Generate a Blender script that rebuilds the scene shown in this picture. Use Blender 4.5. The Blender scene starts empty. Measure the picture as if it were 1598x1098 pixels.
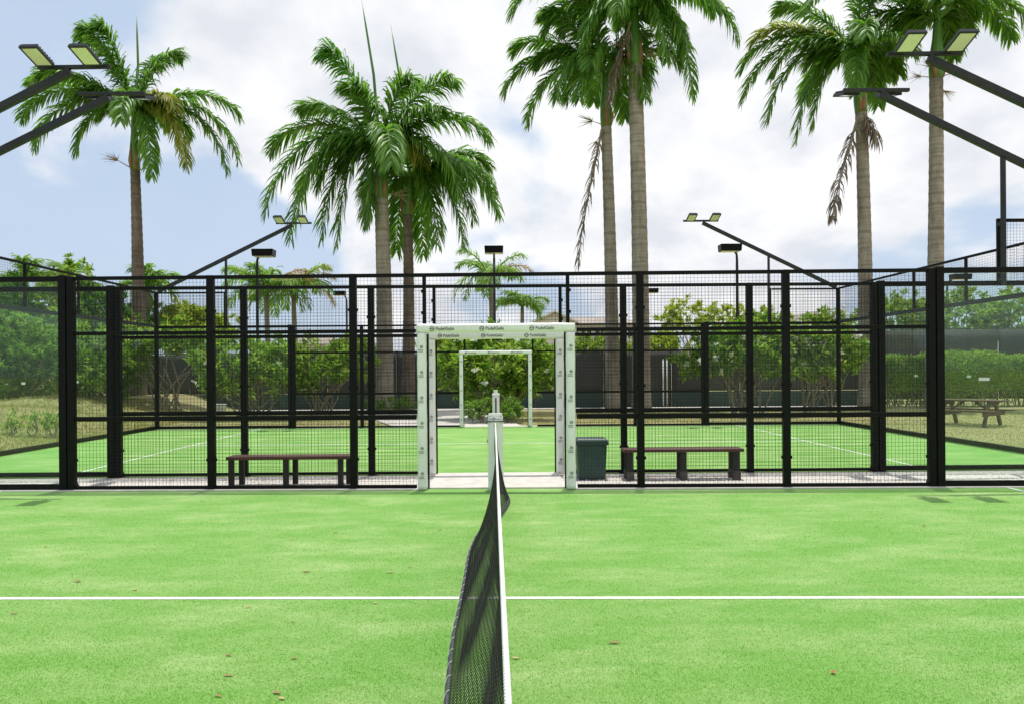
import bpy, math, random
import numpy as np
from mathutils import Vector, Matrix

random.seed(7)
RNG = np.random.default_rng(7)
scene = bpy.context.scene
col = scene.collection

# ------------------------------------------------------------------ camera
PW, PH, FPX = 1598.0, 1098.0, 1159.3
CX, CH, YAW, ROLL, SY = 0.145, 1.639, 0.0071, -0.0072, 28.9
_F = Vector((math.sin(YAW), math.cos(YAW), 0)); _R0 = Vector((math.cos(YAW), -math.sin(YAW), 0)); _U0 = Vector((0, 0, 1))
_R = _R0 * math.cos(ROLL) + _U0 * math.sin(ROLL); _U = -_R0 * math.sin(ROLL) + _U0 * math.cos(ROLL)
cam_d = bpy.data.cameras.new('camera'); cam = bpy.data.objects.new('camera', cam_d); col.objects.link(cam)
cam.matrix_world = Matrix(((_R.x, _U.x, -_F.x, CX), (_R.y, _U.y, -_F.y, 0), (_R.z, _U.z, -_F.z, CH), (0, 0, 0, 1)))
cam_d.sensor_width = 36; cam_d.lens = 36 * FPX / PW; cam_d.shift_y = SY / PW
cam_d.clip_start = 0.05; cam_d.clip_end = 3000
scene.camera = cam

def W(u, v, Y):
    """the point at depth Y that the photograph shows at pixel (u, v)"""
    d = _R * ((u - PW / 2) / FPX) - _U * ((v - PH / 2 - SY) / FPX) + _F
    return Vector((CX, 0, CH)) + d * (Y / d.y)
def PX(Y): return Y / FPX          # metres per photo pixel at depth Y

# ------------------------------------------------------------------ world, sun, exposure
SUN = Vector((0.22, 0.85, 6.0)).normalized()
world = bpy.data.worlds.new('World'); scene.world = world; world.use_nodes = True
nt = world.node_tree; nt.nodes.clear()
def nd(t, kind, **kw):
    n = t.nodes.new(kind)
    for k, v in kw.items():
        if k == 'inp':
            for a, b in v.items(): n.inputs[a].default_value = b
        else: setattr(n, k, v)
    return n
def math_n(t, op, a, b=None, clamp=False):
    n = t.nodes.new('ShaderNodeMath'); n.operation = op; n.use_clamp = clamp
    for i, x in enumerate((a, b)):
        if x is None: continue
        if isinstance(x, (int, float)): n.inputs[i].default_value = x
        else: t.links.new(x, n.inputs[i])
    return n.outputs[0]
sky = nd(nt, 'ShaderNodeTexSky', sky_type='NISHITA', sun_disc=False)
sky.sun_elevation = math.asin(SUN.z); sky.sun_rotation = math.atan2(SUN.x, SUN.y)
sky.air_density = 1.0; sky.dust_density = 1.6; sky.ozone_density = 1.5; sky.altitude = 0
tc = nd(nt, 'ShaderNodeTexCoord'); sp = nd(nt, 'ShaderNodeSeparateXYZ'); nt.links.new(tc.outputs['Generated'], sp.inputs[0])
zc = math_n(nt, 'MAXIMUM', sp.outputs[2], 0.0); zd = math_n(nt, 'ADD', zc, 0.36)
cb = nd(nt, 'ShaderNodeCombineXYZ')
nt.links.new(math_n(nt, 'DIVIDE', sp.outputs[0], zd), cb.inputs[0]); nt.links.new(math_n(nt, 'DIVIDE', sp.outputs[1], zd), cb.inputs[1])
mp = nd(nt, 'ShaderNodeMapping', inp={'Location': (3.15, 1.7, 0.0), 'Scale': (1.0, 0.8, 1.0)}); nt.links.new(cb.outputs[0], mp.inputs[0])
ns = nd(nt, 'ShaderNodeTexNoise', inp={'Scale': 2.0, 'Detail': 9.0, 'Roughness': 0.5, 'Distortion': 0.15}); nt.links.new(mp.outputs[0], ns.inputs['Vector'])
# more cloud towards +x, clearer towards -x and close to the horizon, as the photograph's weather
mr = nd(nt, 'ShaderNodeMapRange', interpolation_type='SMOOTHSTEP', inp={'From Min': -0.48, 'From Max': -0.06, 'To Min': -0.19, 'To Max': 0.14}); nt.links.new(sp.outputs[0], mr.inputs[0])
mz = nd(nt, 'ShaderNodeMapRange', interpolation_type='SMOOTHSTEP', inp={'From Min': 0.08, 'From Max': 0.3, 'To Min': -0.12, 'To Max': 0.05}); nt.links.new(sp.outputs[2], mz.inputs[0])
cov = math_n(nt, 'ADD', math_n(nt, 'ADD', ns.outputs[0], mr.outputs[0]), mz.outputs[0])
rm = nd(nt, 'ShaderNodeMapRange', interpolation_type='SMOOTHSTEP', inp={'From Min': 0.43, 'From Max': 0.56, 'To Min': 0.06, 'To Max': 1.0}); nt.links.new(cov, rm.inputs[0])
n2 = nd(nt, 'ShaderNodeTexNoise', inp={'Scale': 3.6, 'Detail': 7.0, 'Roughness': 0.55}); nt.links.new(mp.outputs[0], n2.inputs['Vector'])
cr = nd(nt, 'ShaderNodeValToRGB'); nt.links.new(n2.outputs[0], cr.inputs[0])
cr.color_ramp.elements[0].position = 0.36; cr.color_ramp.elements[0].color = (4.85, 5.05, 5.45, 1)
cr.color_ramp.elements[1].position = 0.58; cr.color_ramp.elements[1].color = (6.4, 6.42, 6.5, 1)
tint = nd(nt, 'ShaderNodeMix', data_type='RGBA', blend_type='MIX', inp={'Factor': 0.85}); nt.links.new(sky.outputs[0], tint.inputs[6]); tint.inputs[7].default_value = (3.4, 4.2, 5.35, 1)
mx = nd(nt, 'ShaderNodeMix', data_type='RGBA'); nt.links.new(rm.outputs[0], mx.inputs[0]); nt.links.new(tint.outputs[2], mx.inputs[6]); nt.links.new(cr.outputs[0], mx.inputs[7])
bg = nd(nt, 'ShaderNodeBackground', inp={'Strength': 0.14}); nt.links.new(mx.outputs[2], bg.inputs[0])
wo = nd(nt, 'ShaderNodeOutputWorld'); nt.links.new(bg.outputs[0], wo.inputs[0])

sun_d = bpy.data.lights.new('sun', 'SUN'); sun_d.energy = 3.1; sun_d.angle = math.radians(0.55); sun_d.color = (1.0, 0.965, 0.9)
sun = bpy.data.objects.new('sun', sun_d); col.objects.link(sun); sun.location = (0, 10, 40)
sun.rotation_euler = SUN.to_track_quat('Z', 'Y').to_euler()
vs = scene.view_settings; vs.view_transform = 'Standard'; vs.look = 'None'; vs.exposure = 0.2; vs.gamma = 1.0; vs.use_curve_mapping = False
scene.cycles.max_bounces = 8; scene.cycles.transparent_max_bounces = 24; scene.cycles.use_denoising = True
scene.cycles.caustics_reflective = False; scene.cycles.caustics_refractive = False

# ------------------------------------------------------------------ materials
def mat(name):
    m = bpy.data.materials.new(name); m.use_nodes = True; t = m.node_tree
    return m, t, t.nodes['Principled BSDF']
def ramp(t, fac, stops):
    r = t.nodes.new('ShaderNodeValToRGB'); e = r.color_ramp.elements
    while len(e) < len(stops): e.new(0.5)
    for i, (p, c) in enumerate(stops): e[i].position = p; e[i].color = (*c, 1)
    t.links.new(fac, r.inputs[0]); return r.outputs[0]
def noise(t, scale, detail=4, rough=0.5, coord='Object', sc=None, out=0):
    c = t.nodes.new('ShaderNodeTexCoord'); src = c.outputs[coord]
    if sc:
        m = t.nodes.new('ShaderNodeMapping'); m.inputs['Scale'].default_value = sc; t.links.new(src, m.inputs[0]); src = m.outputs[0]
    n = t.nodes.new('ShaderNodeTexNoise'); n.inputs['Scale'].default_value = scale; n.inputs['Detail'].default_value = detail; n.inputs['Roughness'].default_value = rough
    t.links.new(src, n.inputs['Vector']); return n.outputs[out]
def bump(t, p, h, strength, dist):
    b = t.nodes.new('ShaderNodeBump'); b.inputs['Strength'].default_value = strength; b.inputs['Distance'].default_value = dist
    t.links.new(h, b.inputs['Height']); t.links.new(b.outputs[0], p.inputs['Normal'])
def mixc(t, f, a, b, mode='MIX'):
    m = t.nodes.new('ShaderNodeMix'); m.data_type = 'RGBA'; m.blend_type = mode
    for i, x in ((0, f), (6, a), (7, b)):
        if isinstance(x, (int, float)): m.inputs[i].default_value = x
        elif isinstance(x, tuple): m.inputs[i].default_value = (*x, 1)
        else: t.links.new(x, m.inputs[i])
    return m.outputs[2]

M = {}
def simple(key, c0, c1, scale, rough=0.6, bstr=0.0, bscale=None, bdist=0.003, metal=0.0, sc=None, spec=0.5):
    m, t, p = mat(key)
    t.links.new(ramp(t, noise(t, scale, 5, 0.6, sc=sc), [(0.3, c0), (0.7, c1)]), p.inputs['Base Color'])
    p.inputs['Roughness'].default_value = rough; p.inputs['Metallic'].default_value = metal; p.inputs['Specular IOR Level'].default_value = spec
    if bstr: bump(t, p, noise(t, bscale or scale, 4, 0.6, sc=sc), bstr, bdist)
    M[key] = m; return m
simple('black_steel', (0.003, 0.003, 0.003), (0.006, 0.006, 0.006), 9, 0.4, 0.1, 160, 0.001, spec=0.14)
simple('dark_wire', (0.006, 0.006, 0.006), (0.012, 0.012, 0.012), 20, 0.5, spec=0.25)
simple('graphite_steel', (0.018, 0.019, 0.021), (0.030, 0.031, 0.034), 8, 0.45, spec=0.3)
simple('white_vinyl', (0.80, 0.79, 0.77), (0.88, 0.87, 0.86), 3.0, 0.38, 0.55, 9, 0.02)
simple('print_black', (0.09, 0.09, 0.09), (0.14, 0.14, 0.14), 30, 0.5)
simple('white_line', (0.62, 0.66, 0.58), (0.80, 0.82, 0.76), 14, 0.85, 0.5, 260, 0.004)
simple('concrete', (0.50, 0.47, 0.42), (0.66, 0.63, 0.58), 5, 0.85, 0.3, 60, 0.004)
simple('bench_wood', (0.050, 0.014, 0.010), (0.105, 0.034, 0.022), 9, 0.45, 0.3, 30, 0.002, sc=(0.25, 4, 4))
simple('dark_timber', (0.008, 0.007, 0.006), (0.018, 0.016, 0.014), 12, 0.7, 0.3, 40, 0.002)
simple('foot_block', (0.06, 0.052, 0.045), (0.10, 0.09, 0.078), 14, 0.9, 0.4, 60, 0.004)
simple('bin_plastic', (0.010, 0.040, 0.034), (0.018, 0.058, 0.048), 7, 0.42, 0.1, 90, 0.001)
simple('picnic_wood', (0.065, 0.030, 0.018), (0.13, 0.072, 0.045), 7, 0.75, 0.4, 25, 0.003, sc=(0.3, 3, 3))
simple('net_cord', (0.012, 0.012, 0.013), (0.03, 0.03, 0.032), 40, 0.75)
simple('net_hem', (0.035, 0.036, 0.045), (0.075, 0.077, 0.09), 25, 0.7, 0.3, 120, 0.002)
simple('stitch', (0.45, 0.45, 0.45), (0.6, 0.6, 0.6), 30, 0.8)
simple('rope_white', (0.68, 0.68, 0.64), (0.82, 0.82, 0.79), 60, 0.75, 0.3, 400, 0.001)
simple('bark_twig', (0.22, 0.18, 0.13), (0.36, 0.31, 0.24), 10, 0.9, 0.3, 40, 0.01)
simple('flower_white', (0.78, 0.78, 0.66), (0.85, 0.84, 0.8), 12, 0.6)
simple('flower_red', (0.45, 0.05, 0.06), (0.6, 0.1, 0.1), 12, 0.6)
simple('dead_frond', (0.20, 0.15, 0.11), (0.34, 0.27, 0.20), 3, 0.85)
simple('sheath_brown', (0.22, 0.10, 0.045), (0.36, 0.20, 0.10), 4, 0.8)
simple('inflorescence', (0.30, 0.21, 0.10), (0.42, 0.33, 0.18), 6, 0.85)
simple('dry_leaf', (0.26, 0.16, 0.07), (0.42, 0.28, 0.13), 40, 0.8)
simple('red_petal', (0.36, 0.10, 0.06), (0.48, 0.17, 0.10), 40, 0.7)
simple('tan_leaf', (0.45, 0.33, 0.16), (0.58, 0.46, 0.26), 40, 0.8)
simple('screen_dark', (0.042, 0.041, 0.041), (0.068, 0.066, 0.064), 0.8, 0.85, 0.5, 3, 0.03)
simple('screen_green', (0.030, 0.055, 0.050), (0.046, 0.075, 0.068), 0.8, 0.85)
simple('wall_cream', (0.55, 0.52, 0.46), (0.68, 0.65, 0.58), 1.5, 0.85, 0.2, 20, 0.01)
simple('roof_tan', (0.30, 0.25, 0.22), (0.42, 0.36, 0.32), 2.5, 0.85, 0.3, 12, 0.02)
simple('trim_white', (0.72, 0.72, 0.70), (0.8, 0.8, 0.78), 4, 0.6)
simple('pale_pvc', (0.62, 0.62, 0.60), (0.74, 0.74, 0.72), 6, 0.5)
simple('stone', (0.5, 0.46, 0.42), (0.76, 0.72, 0.67), 9, 0.9)
m = M['white_vinyl']; t = m.node_tree; p = t.nodes['Principled BSDF']
old = p.inputs['Base Color'].links[0].from_socket
g_ = ramp(t, noise(t, 7, 7, 0.7, sc=(1.6, 1.6, 0.5)), [(0.52, (0, 0, 0)), (0.72, (0.3, 0.3, 0.3))])
t.links.new(mixc(t, g_, old, (0.58, 0.56, 0.50)), p.inputs['Base Color'])
m, t, p = mat('glazing_dark'); p.inputs['Base Color'].default_value = (0.03, 0.04, 0.05, 1); p.inputs['Roughness'].default_value = 0.1; M['glazing_dark'] = m
m, t, p = mat('lamp_lens')
t.links.new(ramp(t, noise(t, 30, 2), [(0.35, (0.88, 0.80, 0.72)), (0.65, (0.92, 0.86, 0.80))]), p.inputs['Base Color'])
p.inputs['Roughness'].default_value = 0.25; p.inputs['Coat Weight'].default_value = 0.6; M['lamp_lens'] = m

# safety glass: a clear slab that mirrors more at grazing angles
m = bpy.data.materials.new('court_glass'); m.use_nodes = True; t = m.node_tree; t.nodes.clear()
fr = nd(t, 'ShaderNodeFresnel', inp={'IOR': 1.26}); tr = nd(t, 'ShaderNodeBsdfTransparent', inp={'Color': (0.955, 0.985, 0.965, 1)})
gl = nd(t, 'ShaderNodeBsdfGlossy', inp={'Roughness': 0.015, 'Color': (0.95, 1, 0.97, 1)})
df = nd(t, 'ShaderNodeBsdfDiffuse', inp={'Color': (0.62, 0.68, 0.62, 1)})
gm = nd(t, 'ShaderNodeNewGeometry'); front = math_n(t, 'SUBTRACT', 1.0, gm.outputs['Backfacing'])
ms = nd(t, 'ShaderNodeMixShader'); t.links.new(math_n(t, 'MULTIPLY', fr.outputs[0], front), ms.inputs[0]); t.links.new(tr.outputs[0], ms.inputs[1]); t.links.new(gl.outputs[0], ms.inputs[2])
dust = nd(t, 'ShaderNodeMapRange', inp={'From Min': 0.35, 'From Max': 0.8, 'To Min': 0.004, 'To Max': 0.016}); t.links.new(noise(t, 1.6, 6, 0.6), dust.inputs[0])
m2_ = nd(t, 'ShaderNodeMixShader'); t.links.new(dust.outputs[0], m2_.inputs[0]); t.links.new(ms.outputs[0], m2_.inputs[1]); t.links.new(df.outputs[0], m2_.inputs[2])
out = nd(t, 'ShaderNodeOutputMaterial'); t.links.new(m2_.outputs[0], out.inputs[0]); M['court_glass'] = m

def leafmat(key, cols, transl=0.35, rough=0.5, spec=0.35):
    m = bpy.data.materials.new(key); m.use_nodes = True; t = m.node_tree; p = t.nodes['Principled BSDF']; o = t.nodes['Material Output']
    g = t.nodes.new('ShaderNodeNewGeometry')
    n = len(cols); c = ramp(t, g.outputs['Random Per Island'], [(i / max(1, n - 1), cc) for i, cc in enumerate(cols)])
    t.links.new(c, p.inputs['Base Color']); p.inputs['Roughness'].default_value = rough; p.inputs['Specular IOR Level'].default_value = spec
    tr = t.nodes.new('ShaderNodeBsdfTranslucent'); tcx = mixc(t, 1.0, c, (1.35, 1.5, 0.7), 'MULTIPLY'); t.links.new(tcx, tr.inputs[0])
    mxs = t.nodes.new('ShaderNodeMixShader'); mxs.inputs[0].default_value = transl
    t.links.new(p.outputs[0], mxs.inputs[1]); t.links.new(tr.outputs[0], mxs.inputs[2]); t.links.new(mxs.outputs[0], o.inputs[0]); M[key] = m
leafmat('palm_leaf', [(0.067, 0.167, 0.028), (0.146, 0.307, 0.048), (0.122, 0.272, 0.044), (0.294, 0.456, 0.085)], 0.45, 0.42, 0.5)
leafmat('palm_leaf_old', [(0.130, 0.208, 0.036), (0.260, 0.299, 0.052), (0.442, 0.377, 0.098)], 0.52, 0.5)
leafmat('palm_leaf_young', [(0.080, 0.240, 0.030), (0.130, 0.300, 0.045)], 0.4, 0.4)
leafmat('coconut_leaf', [(0.117, 0.234, 0.043), (0.195, 0.351, 0.069), (0.312, 0.390, 0.098)], 0.52)
leafmat('coconut_dry', [(0.329, 0.202, 0.063), (0.455, 0.316, 0.127)], 0.3)
leafmat('plumeria_leaf', [(0.069, 0.149, 0.023), (0.138, 0.276, 0.034), (0.230, 0.414, 0.057), (0.345, 0.483, 0.081), (0.483, 0.540, 0.149), (0.115, 0.230, 0.034)], 0.42)
leafmat('shrub_leaf', [(0.046, 0.115, 0.021), (0.115, 0.253, 0.040), (0.207, 0.356, 0.063), (0.310, 0.414, 0.103), (0.081, 0.172, 0.029)], 0.42)
leafmat('hedge_leaf', [(0.090, 0.168, 0.026), (0.168, 0.300, 0.042), (0.300, 0.456, 0.072), (0.408, 0.480, 0.132), (0.192, 0.204, 0.060)], 0.42)
leafmat('yellow_leaf', [(0.205, 0.308, 0.061), (0.349, 0.410, 0.082), (0.512, 0.532, 0.123)], 0.52)
leafmat('dark_leaf', [(0.039, 0.104, 0.023), (0.078, 0.189, 0.036), (0.143, 0.286, 0.055)], 0.52)
leafmat('dry_grass', [(0.380, 0.316, 0.140), (0.481, 0.418, 0.202), (0.278, 0.304, 0.101)], 0.3)

# palm trunk: ringed grey bark with dark weathering
m, t, p = mat('palm_bark')
c1 = ramp(t, noise(t, 2.2, 6, 0.65, sc=(1, 1, 0.25)), [(0.3, (0.20, 0.165, 0.13)), (0.5, (0.36, 0.31, 0.25)), (0.75, (0.46, 0.405, 0.34))])
rg = noise(t, 1.0, 3, 0.6, sc=(0.35, 0.35, 7.0))
c2 = mixc(t, 0.55, c1, ramp(t, rg, [(0.40, (0.42, 0.40, 0.38)), (0.55, (1, 1, 1))]), 'MULTIPLY')
t.links.new(c2, p.inputs['Base Color']); p.inputs['Roughness'].default_value = 0.9; bump(t, p, rg, 0.6, 0.03); c3 = mixc(t, 0.7, c2, ramp(t, noise(t, 0.9, 7, 0.7, sc=(1.5, 1.5, 0.35)), [(0.36, (0.42, 0.38, 0.34)), (0.55, (1, 1, 1)), (0.72, (1.2, 1.17, 1.12))]), 'MULTIPLY'); t.links.new(c3, p.inputs['Base Color']); M['palm_bark'] = m
m, t, p = mat('palm_bark_brown')
c1 = ramp(t, noise(t, 2.4, 6, 0.65, sc=(1, 1, 0.3)), [(0.3, (0.09, 0.062, 0.047)), (0.52, (0.18, 0.135, 0.105)), (0.78, (0.32, 0.26, 0.21))])
rg = noise(t, 1.0, 3, 0.6, sc=(0.35, 0.35, 7.0))
c2 = mixc(t, 0.5, c1, ramp(t, rg, [(0.40, (0.42, 0.40, 0.38)), (0.55, (1, 1, 1))]), 'MULTIPLY')
t.links.new(c2, p.inputs['Base Color']); p.inputs['Roughness'].default_value = 0.9; bump(t, p, rg, 0.6, 0.03); M['palm_bark_brown'] = m
simple('crownshaft', (0.055, 0.17, 0.022), (0.13, 0.27, 0.045), 1.6, 0.4, sc=(2, 2, 0.4))

# artificial turf: short green pile with pale drifts of sand and a fine grain
m, t, p = mat('artificial_turf')
grain = noise(t, 95, 3, 0.7); fine = noise(t, 26, 4, 0.7)
drift = noise(t, 1.5, 10, 0.72, sc=(0.6, 1.3, 1)); broad = noise(t, 0.16, 4, 0.55)
base = ramp(t, grain, [(0.3, (0.095, 0.278, 0.036)), (0.5, (0.188, 0.420, 0.072)), (0.7, (0.330, 0.589, 0.134))])
base = mixc(t, ramp(t, fine, [(0.35, (0, 0, 0)), (0.7, (0.42, 0.42, 0.42))]), base, (0.235, 0.485, 0.091))
base = mixc(t, ramp(t, broad, [(0.35, (0, 0, 0)), (0.65, (0.4, 0.4, 0.4))]), base, (0.155, 0.408, 0.053))
base = mixc(t, ramp(t, drift, [(0.42, (0, 0, 0)), (0.56, (0.32, 0.32, 0.32)), (0.70, (0.85, 0.85, 0.85))]), base, (0.458, 0.608, 0.244))
t.links.new(base, p.inputs['Base Color']); p.inputs['Roughness'].default_value = 0.9; p.inputs['Specular IOR Level'].default_value = 0.15
p.inputs['Sheen Weight'].default_value = 0.15
bump(t, p, noise(t, 130, 3, 0.8), 0.9, 0.012); M['artificial_turf'] = m

# dry lawn / bare soil
m, t, p = mat('dry_ground')
a = ramp(t, noise(t, 0.35, 8, 0.65), [(0.32, (0.34, 0.28, 0.155)), (0.48, (0.40, 0.36, 0.175)), (0.64, (0.27, 0.31, 0.105))])
a = mixc(t, 0.55, a, ramp(t, noise(t, 14, 6, 0.7), [(0.3, (0.5, 0.5, 0.5)), (0.7, (1.25, 1.2, 1.1))]), 'MULTIPLY')
t.links.new(a, p.inputs['Base Color']); p.inputs['Roughness'].default_value = 0.95; bump(t, p, noise(t, 22, 6, 0.7), 0.8, 0.05); M['dry_ground'] = m
# pale gravel
m, t, p = mat('gravel')
v = nd(t, 'ShaderNodeTexVoronoi', inp={'Scale': 42.0}); c = nd(t, 'ShaderNodeTexCoord'); t.links.new(c.outputs['Object'], v.inputs['Vector'])
hs = nd(t, 'ShaderNodeSeparateColor'); t.links.new(v.outputs['Color'], hs.inputs[0])
g = ramp(t, hs.outputs[0], [(0.0, (0.42, 0.38, 0.33)), (0.45, (0.62, 0.58, 0.53)), (1.0, (0.78, 0.75, 0.70))])
t.links.new(g, p.inputs['Base Color']); p.inputs['Roughness'].default_value = 0.95
bump(t, p, math_n(t, 'SUBTRACT', 1.0, v.outputs['Distance']), 0.8, 0.02); M['gravel'] = m

# ------------------------------------------------------------------ mesh helpers
class MB:
    def __init__(s): s.v = []; s.f = []
    def hexa(s, p):
        b = len(s.v); s.v += [tuple(q) for q in p]
        s.f += [(b, b + 3, b + 2, b + 1), (b + 4, b + 5, b + 6, b + 7)] + [(b + i, b + (i + 1) % 4, b + 4 + (i + 1) % 4, b + 4 + i) for i in range(4)]
        return s
    def box(s, x0, x1, y0, y1, z0, z1):
        return s.hexa([(x0, y0, z0), (x1, y0, z0), (x1, y1, z0), (x0, y1, z0), (x0, y0, z1), (x1, y0, z1), (x1, y1, z1), (x0, y1, z1)])
    def bar(s, a, b, w, h, up=(0, 0, 1)):
        a, b = Vector(a), Vector(b); d = (b - a).normalized(); u = Vector(up)
        if abs(d.dot(u)) > 0.98: u = Vector((0, 1, 0))
        x = d.cross(u).normalized() * w / 2; y = x.normalized().cross(d).normalized() * h / 2
        return s.hexa([a - x - y, a + x - y, a + x + y, a - x + y, b - x - y, b + x - y, b + x + y, b - x + y])
    def tube(s, pts, rad, n=8, cap=True):
        pts = [Vector(p) for p in pts]; k = len(pts)
        if isinstance(rad, (int, float)): rad = [rad] * k
        b = len(s.v); ref = Vector((1, 0, 0))
        for i, p in enumerate(pts):
            d = (pts[min(i + 1, k - 1)] - pts[max(i - 1, 0)]).normalized()
            if abs(d.dot(ref)) > 0.9: ref = Vector((0, 1, 0)) if abs(d.y) < 0.9 else Vector((0, 0, 1))
            x = (ref - d * ref.dot(d)).normalized(); y = d.cross(x); ref = x
            for j in range(n):
                q = p + (x * math.cos(2 * math.pi * j / n) + y * math.sin(2 * math.pi * j / n)) * rad[i]; s.v.append(tuple(q))
        for i in range(k - 1):
            for j in range(n):
                s.f.append((b + i * n + j, b + i * n + (j + 1) % n, b + (i + 1) * n + (j + 1) % n, b + (i + 1) * n + j))
        if cap: s.f.append(tuple(b + j for j in range(n - 1, -1, -1))); s.f.append(tuple(b + (k - 1) * n + j for j in range(n)))
        return s
    def loop(s, pts):
        b = len(s.v); s.v += [tuple(p) for p in pts]; s.f.append(tuple(range(b, b + len(pts)))); return s
    def mesh(s, name, m, smooth=False):
        me = bpy.data.meshes.new(name); me.from_pydata(s.v, [], s.f); me.materials.append(M[m])
        if smooth: me.polygons.foreach_set('use_smooth', [True] * len(me.polygons))
        me.update(); return me
    def build(s, name, m, parent=None, smooth=False, bevel=0, loc=None):
        return place(name, s.mesh(name, m, smooth), parent, loc, bevel=bevel)
def place(name, me, parent=None, loc=None, rot=None, bevel=0, scale=None):
    o = bpy.data.objects.new(name, me); col.objects.link(o); o.parent = parent
    if loc is not None: o.location = loc
    if rot is not None: o.rotation_euler = rot
    if scale is not None: o.scale = scale
    if bevel:
        b = o.modifiers.new('bevel', 'BEVEL'); b.width = bevel; b.segments = 2; b.limit_method = 'ANGLE'
    return o
def npmesh(name, V, F, m, smooth=False):
    V = np.asarray(V, np.float32); F = np.asarray(F, np.int32); k = F.shape[1]
    me = bpy.data.meshes.new(name); me.vertices.add(len(V)); me.vertices.foreach_set('co', V.ravel())
    me.loops.add(F.size); me.loops.foreach_set('vertex_index', F.ravel()); me.polygons.add(len(F))
    me.polygons.foreach_set('loop_start', np.arange(0, F.size, k, dtype=np.int32))
    me.update(calc_edges=True); me.materials.append(M[m])
    if smooth: me.polygons.foreach_set('use_smooth', np.ones(len(F), bool))
    return me
def thing(name, label, cat, loc=(0, 0, 0), rz=0, group=None):
    o = bpy.data.objects.new(name, None); col.objects.link(o); o.location = loc; o.rotation_euler = (0, 0, rz); o.empty_display_size = 0.2
    return tag(o, label, cat, group)
def tag(o, label, cat, group=None):
    o['label'] = label; o['category'] = cat
    if group: o['group'] = group
    return o
def struct(o): o['kind'] = 'structure'; return o
def stuff(o): o['kind'] = 'stuff'; return o
def nrm(a): return a / np.maximum(np.linalg.norm(a, axis=-1, keepdims=True), 1e-9)

def text_mesh(body, size, m, depth=0.0006):
    cu = bpy.data.curves.new('lettering', 'FONT'); cu.body = body; cu.size = size; cu.align_x = 'LEFT'; cu.align_y = 'CENTER'
    cu.extrude = depth; cu.offset = size * 0.012; cu.resolution_u = 3
    ob = bpy.data.objects.new('tmp', cu); col.objects.link(ob); bpy.context.view_layer.update()
    me = bpy.data.meshes.new_from_object(ob.evaluated_get(bpy.context.evaluated_depsgraph_get()))
    bpy.data.objects.remove(ob); bpy.data.curves.remove(cu); me.materials.clear(); me.materials.append(M[m]); me.name = 'lettering'; return me
def emblem_mesh(r, m):
    """round emblem: a thick ring crossed by an S-shaped stroke, in the XY plane"""
    b = MB(); n = 22
    for i in range(n):
        a0, a1 = 2 * math.pi * i / n, 2 * math.pi * (i + 1) / n; ri = r * 0.72
        b.hexa([(math.cos(a) * q, math.sin(a) * q, z) for z in (0, 0.0012) for a, q in ((a0, ri), (a0, r), (a1, r), (a1, ri))])
    pts = [(-0.62, -0.18), (-0.30, 0.20), (0.05, 0.16), (0.05, -0.10), (0.32, -0.16), (0.62, 0.22)]
    for p, q in zip(pts[:-1], pts[1:]): b.bar((p[0] * r, p[1] * r, 0.0006), (q[0] * r, q[1] * r, 0.0006), r * 0.26, 0.0013)
    return b.mesh('emblem', m)

# ------------------------------------------------------------------ layout numbers
D1, GAP, R1 = 10.36, 1.43, 0.0275
D2 = D1 + GAP; D3 = D2 + 10.0
C1X, C2X, C3X = 0.0, 0.0, -0.09          # court centre at the three fence lines
def netx(Y): return -0.02 - 0.0185 * (Y - 10.4)

# ------------------------------------------------------------------ ground
def hgt(x, y):
    s = np.clip((-10.9 - x) / 4.0, 0, 1); s = s * s * (3 - 2 * s)
    f = np.clip((y - 8) / 6, 0, 1) * np.clip((60 - y) / 20, 0, 1)
    return -0.03 + s * f * (0.78 + 0.10 * np.sin(x * 0.9 + y * 0.6) + 0.08 * np.sin(x * 2.3 - y * 1.7))
gx = np.concatenate([np.linspace(-900, -60, 10), np.linspace(-55, -28, 10), np.arange(-27, -10.2, 0.4), np.linspace(-10, 60, 30), np.linspace(80, 900, 10)])
gy = np.concatenate([np.linspace(-300, -10, 6), np.arange(0, 50, 0.8), np.linspace(52, 120, 14), np.linspace(150, 1600, 12)])
GX, GY = np.meshgrid(gx, gy); V = np.stack([GX, GY, hgt(GX, GY)], -1).reshape(-1, 3)
nx, ny = len(gx), len(gy); I = (np.arange(ny - 1)[:, None] * nx + np.arange(nx - 1)[None]).ravel()
struct(place('ground', npmesh('ground', V, np.stack([I, I + 1, I + nx + 1, I + nx], 1), 'dry_ground', True)))
def zg(x, y): return float(hgt(np.array(x, float), np.array(y, float)))

def at0(u, Y): return W(u, 600, Y).x
def slab(name, pts, z, th, m, kind=True):
    b = MB(); n = len(pts)
    lo = [(x, y, z - th) for x, y in pts]; hi = [(x, y, z) for x, y in pts]
    s0 = len(b.v); b.v += lo + hi; b.f.append(tuple(range(s0 + n, s0 + 2 * n)))
    for i in range(n): b.f.append((s0 + i, s0 + (i + 1) % n, s0 + n + (i + 1) % n, s0 + n + i))
    return struct(b.build(name, m))
def f1(x, off=0): return D1 - R1 * x + off
slab('court_turf', [(-10.1, D1 - 10.1 + R1 * 10), (10.1, D1 - 10.1 - R1 * 10), (10.1, f1(10.1, -0.02)), (-10.1, f1(-10.1, -0.02))], 0.0, 0.025, 'artificial_turf')
slab('court_turf', [(-10.05, D2 + 0.03), (10.05, D2 + 0.03), (10.05 + C3X, D3 - 0.03), (-10.05 + C3X, D3 - 0.03)], 0.0, 0.025, 'artificial_turf')
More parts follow.
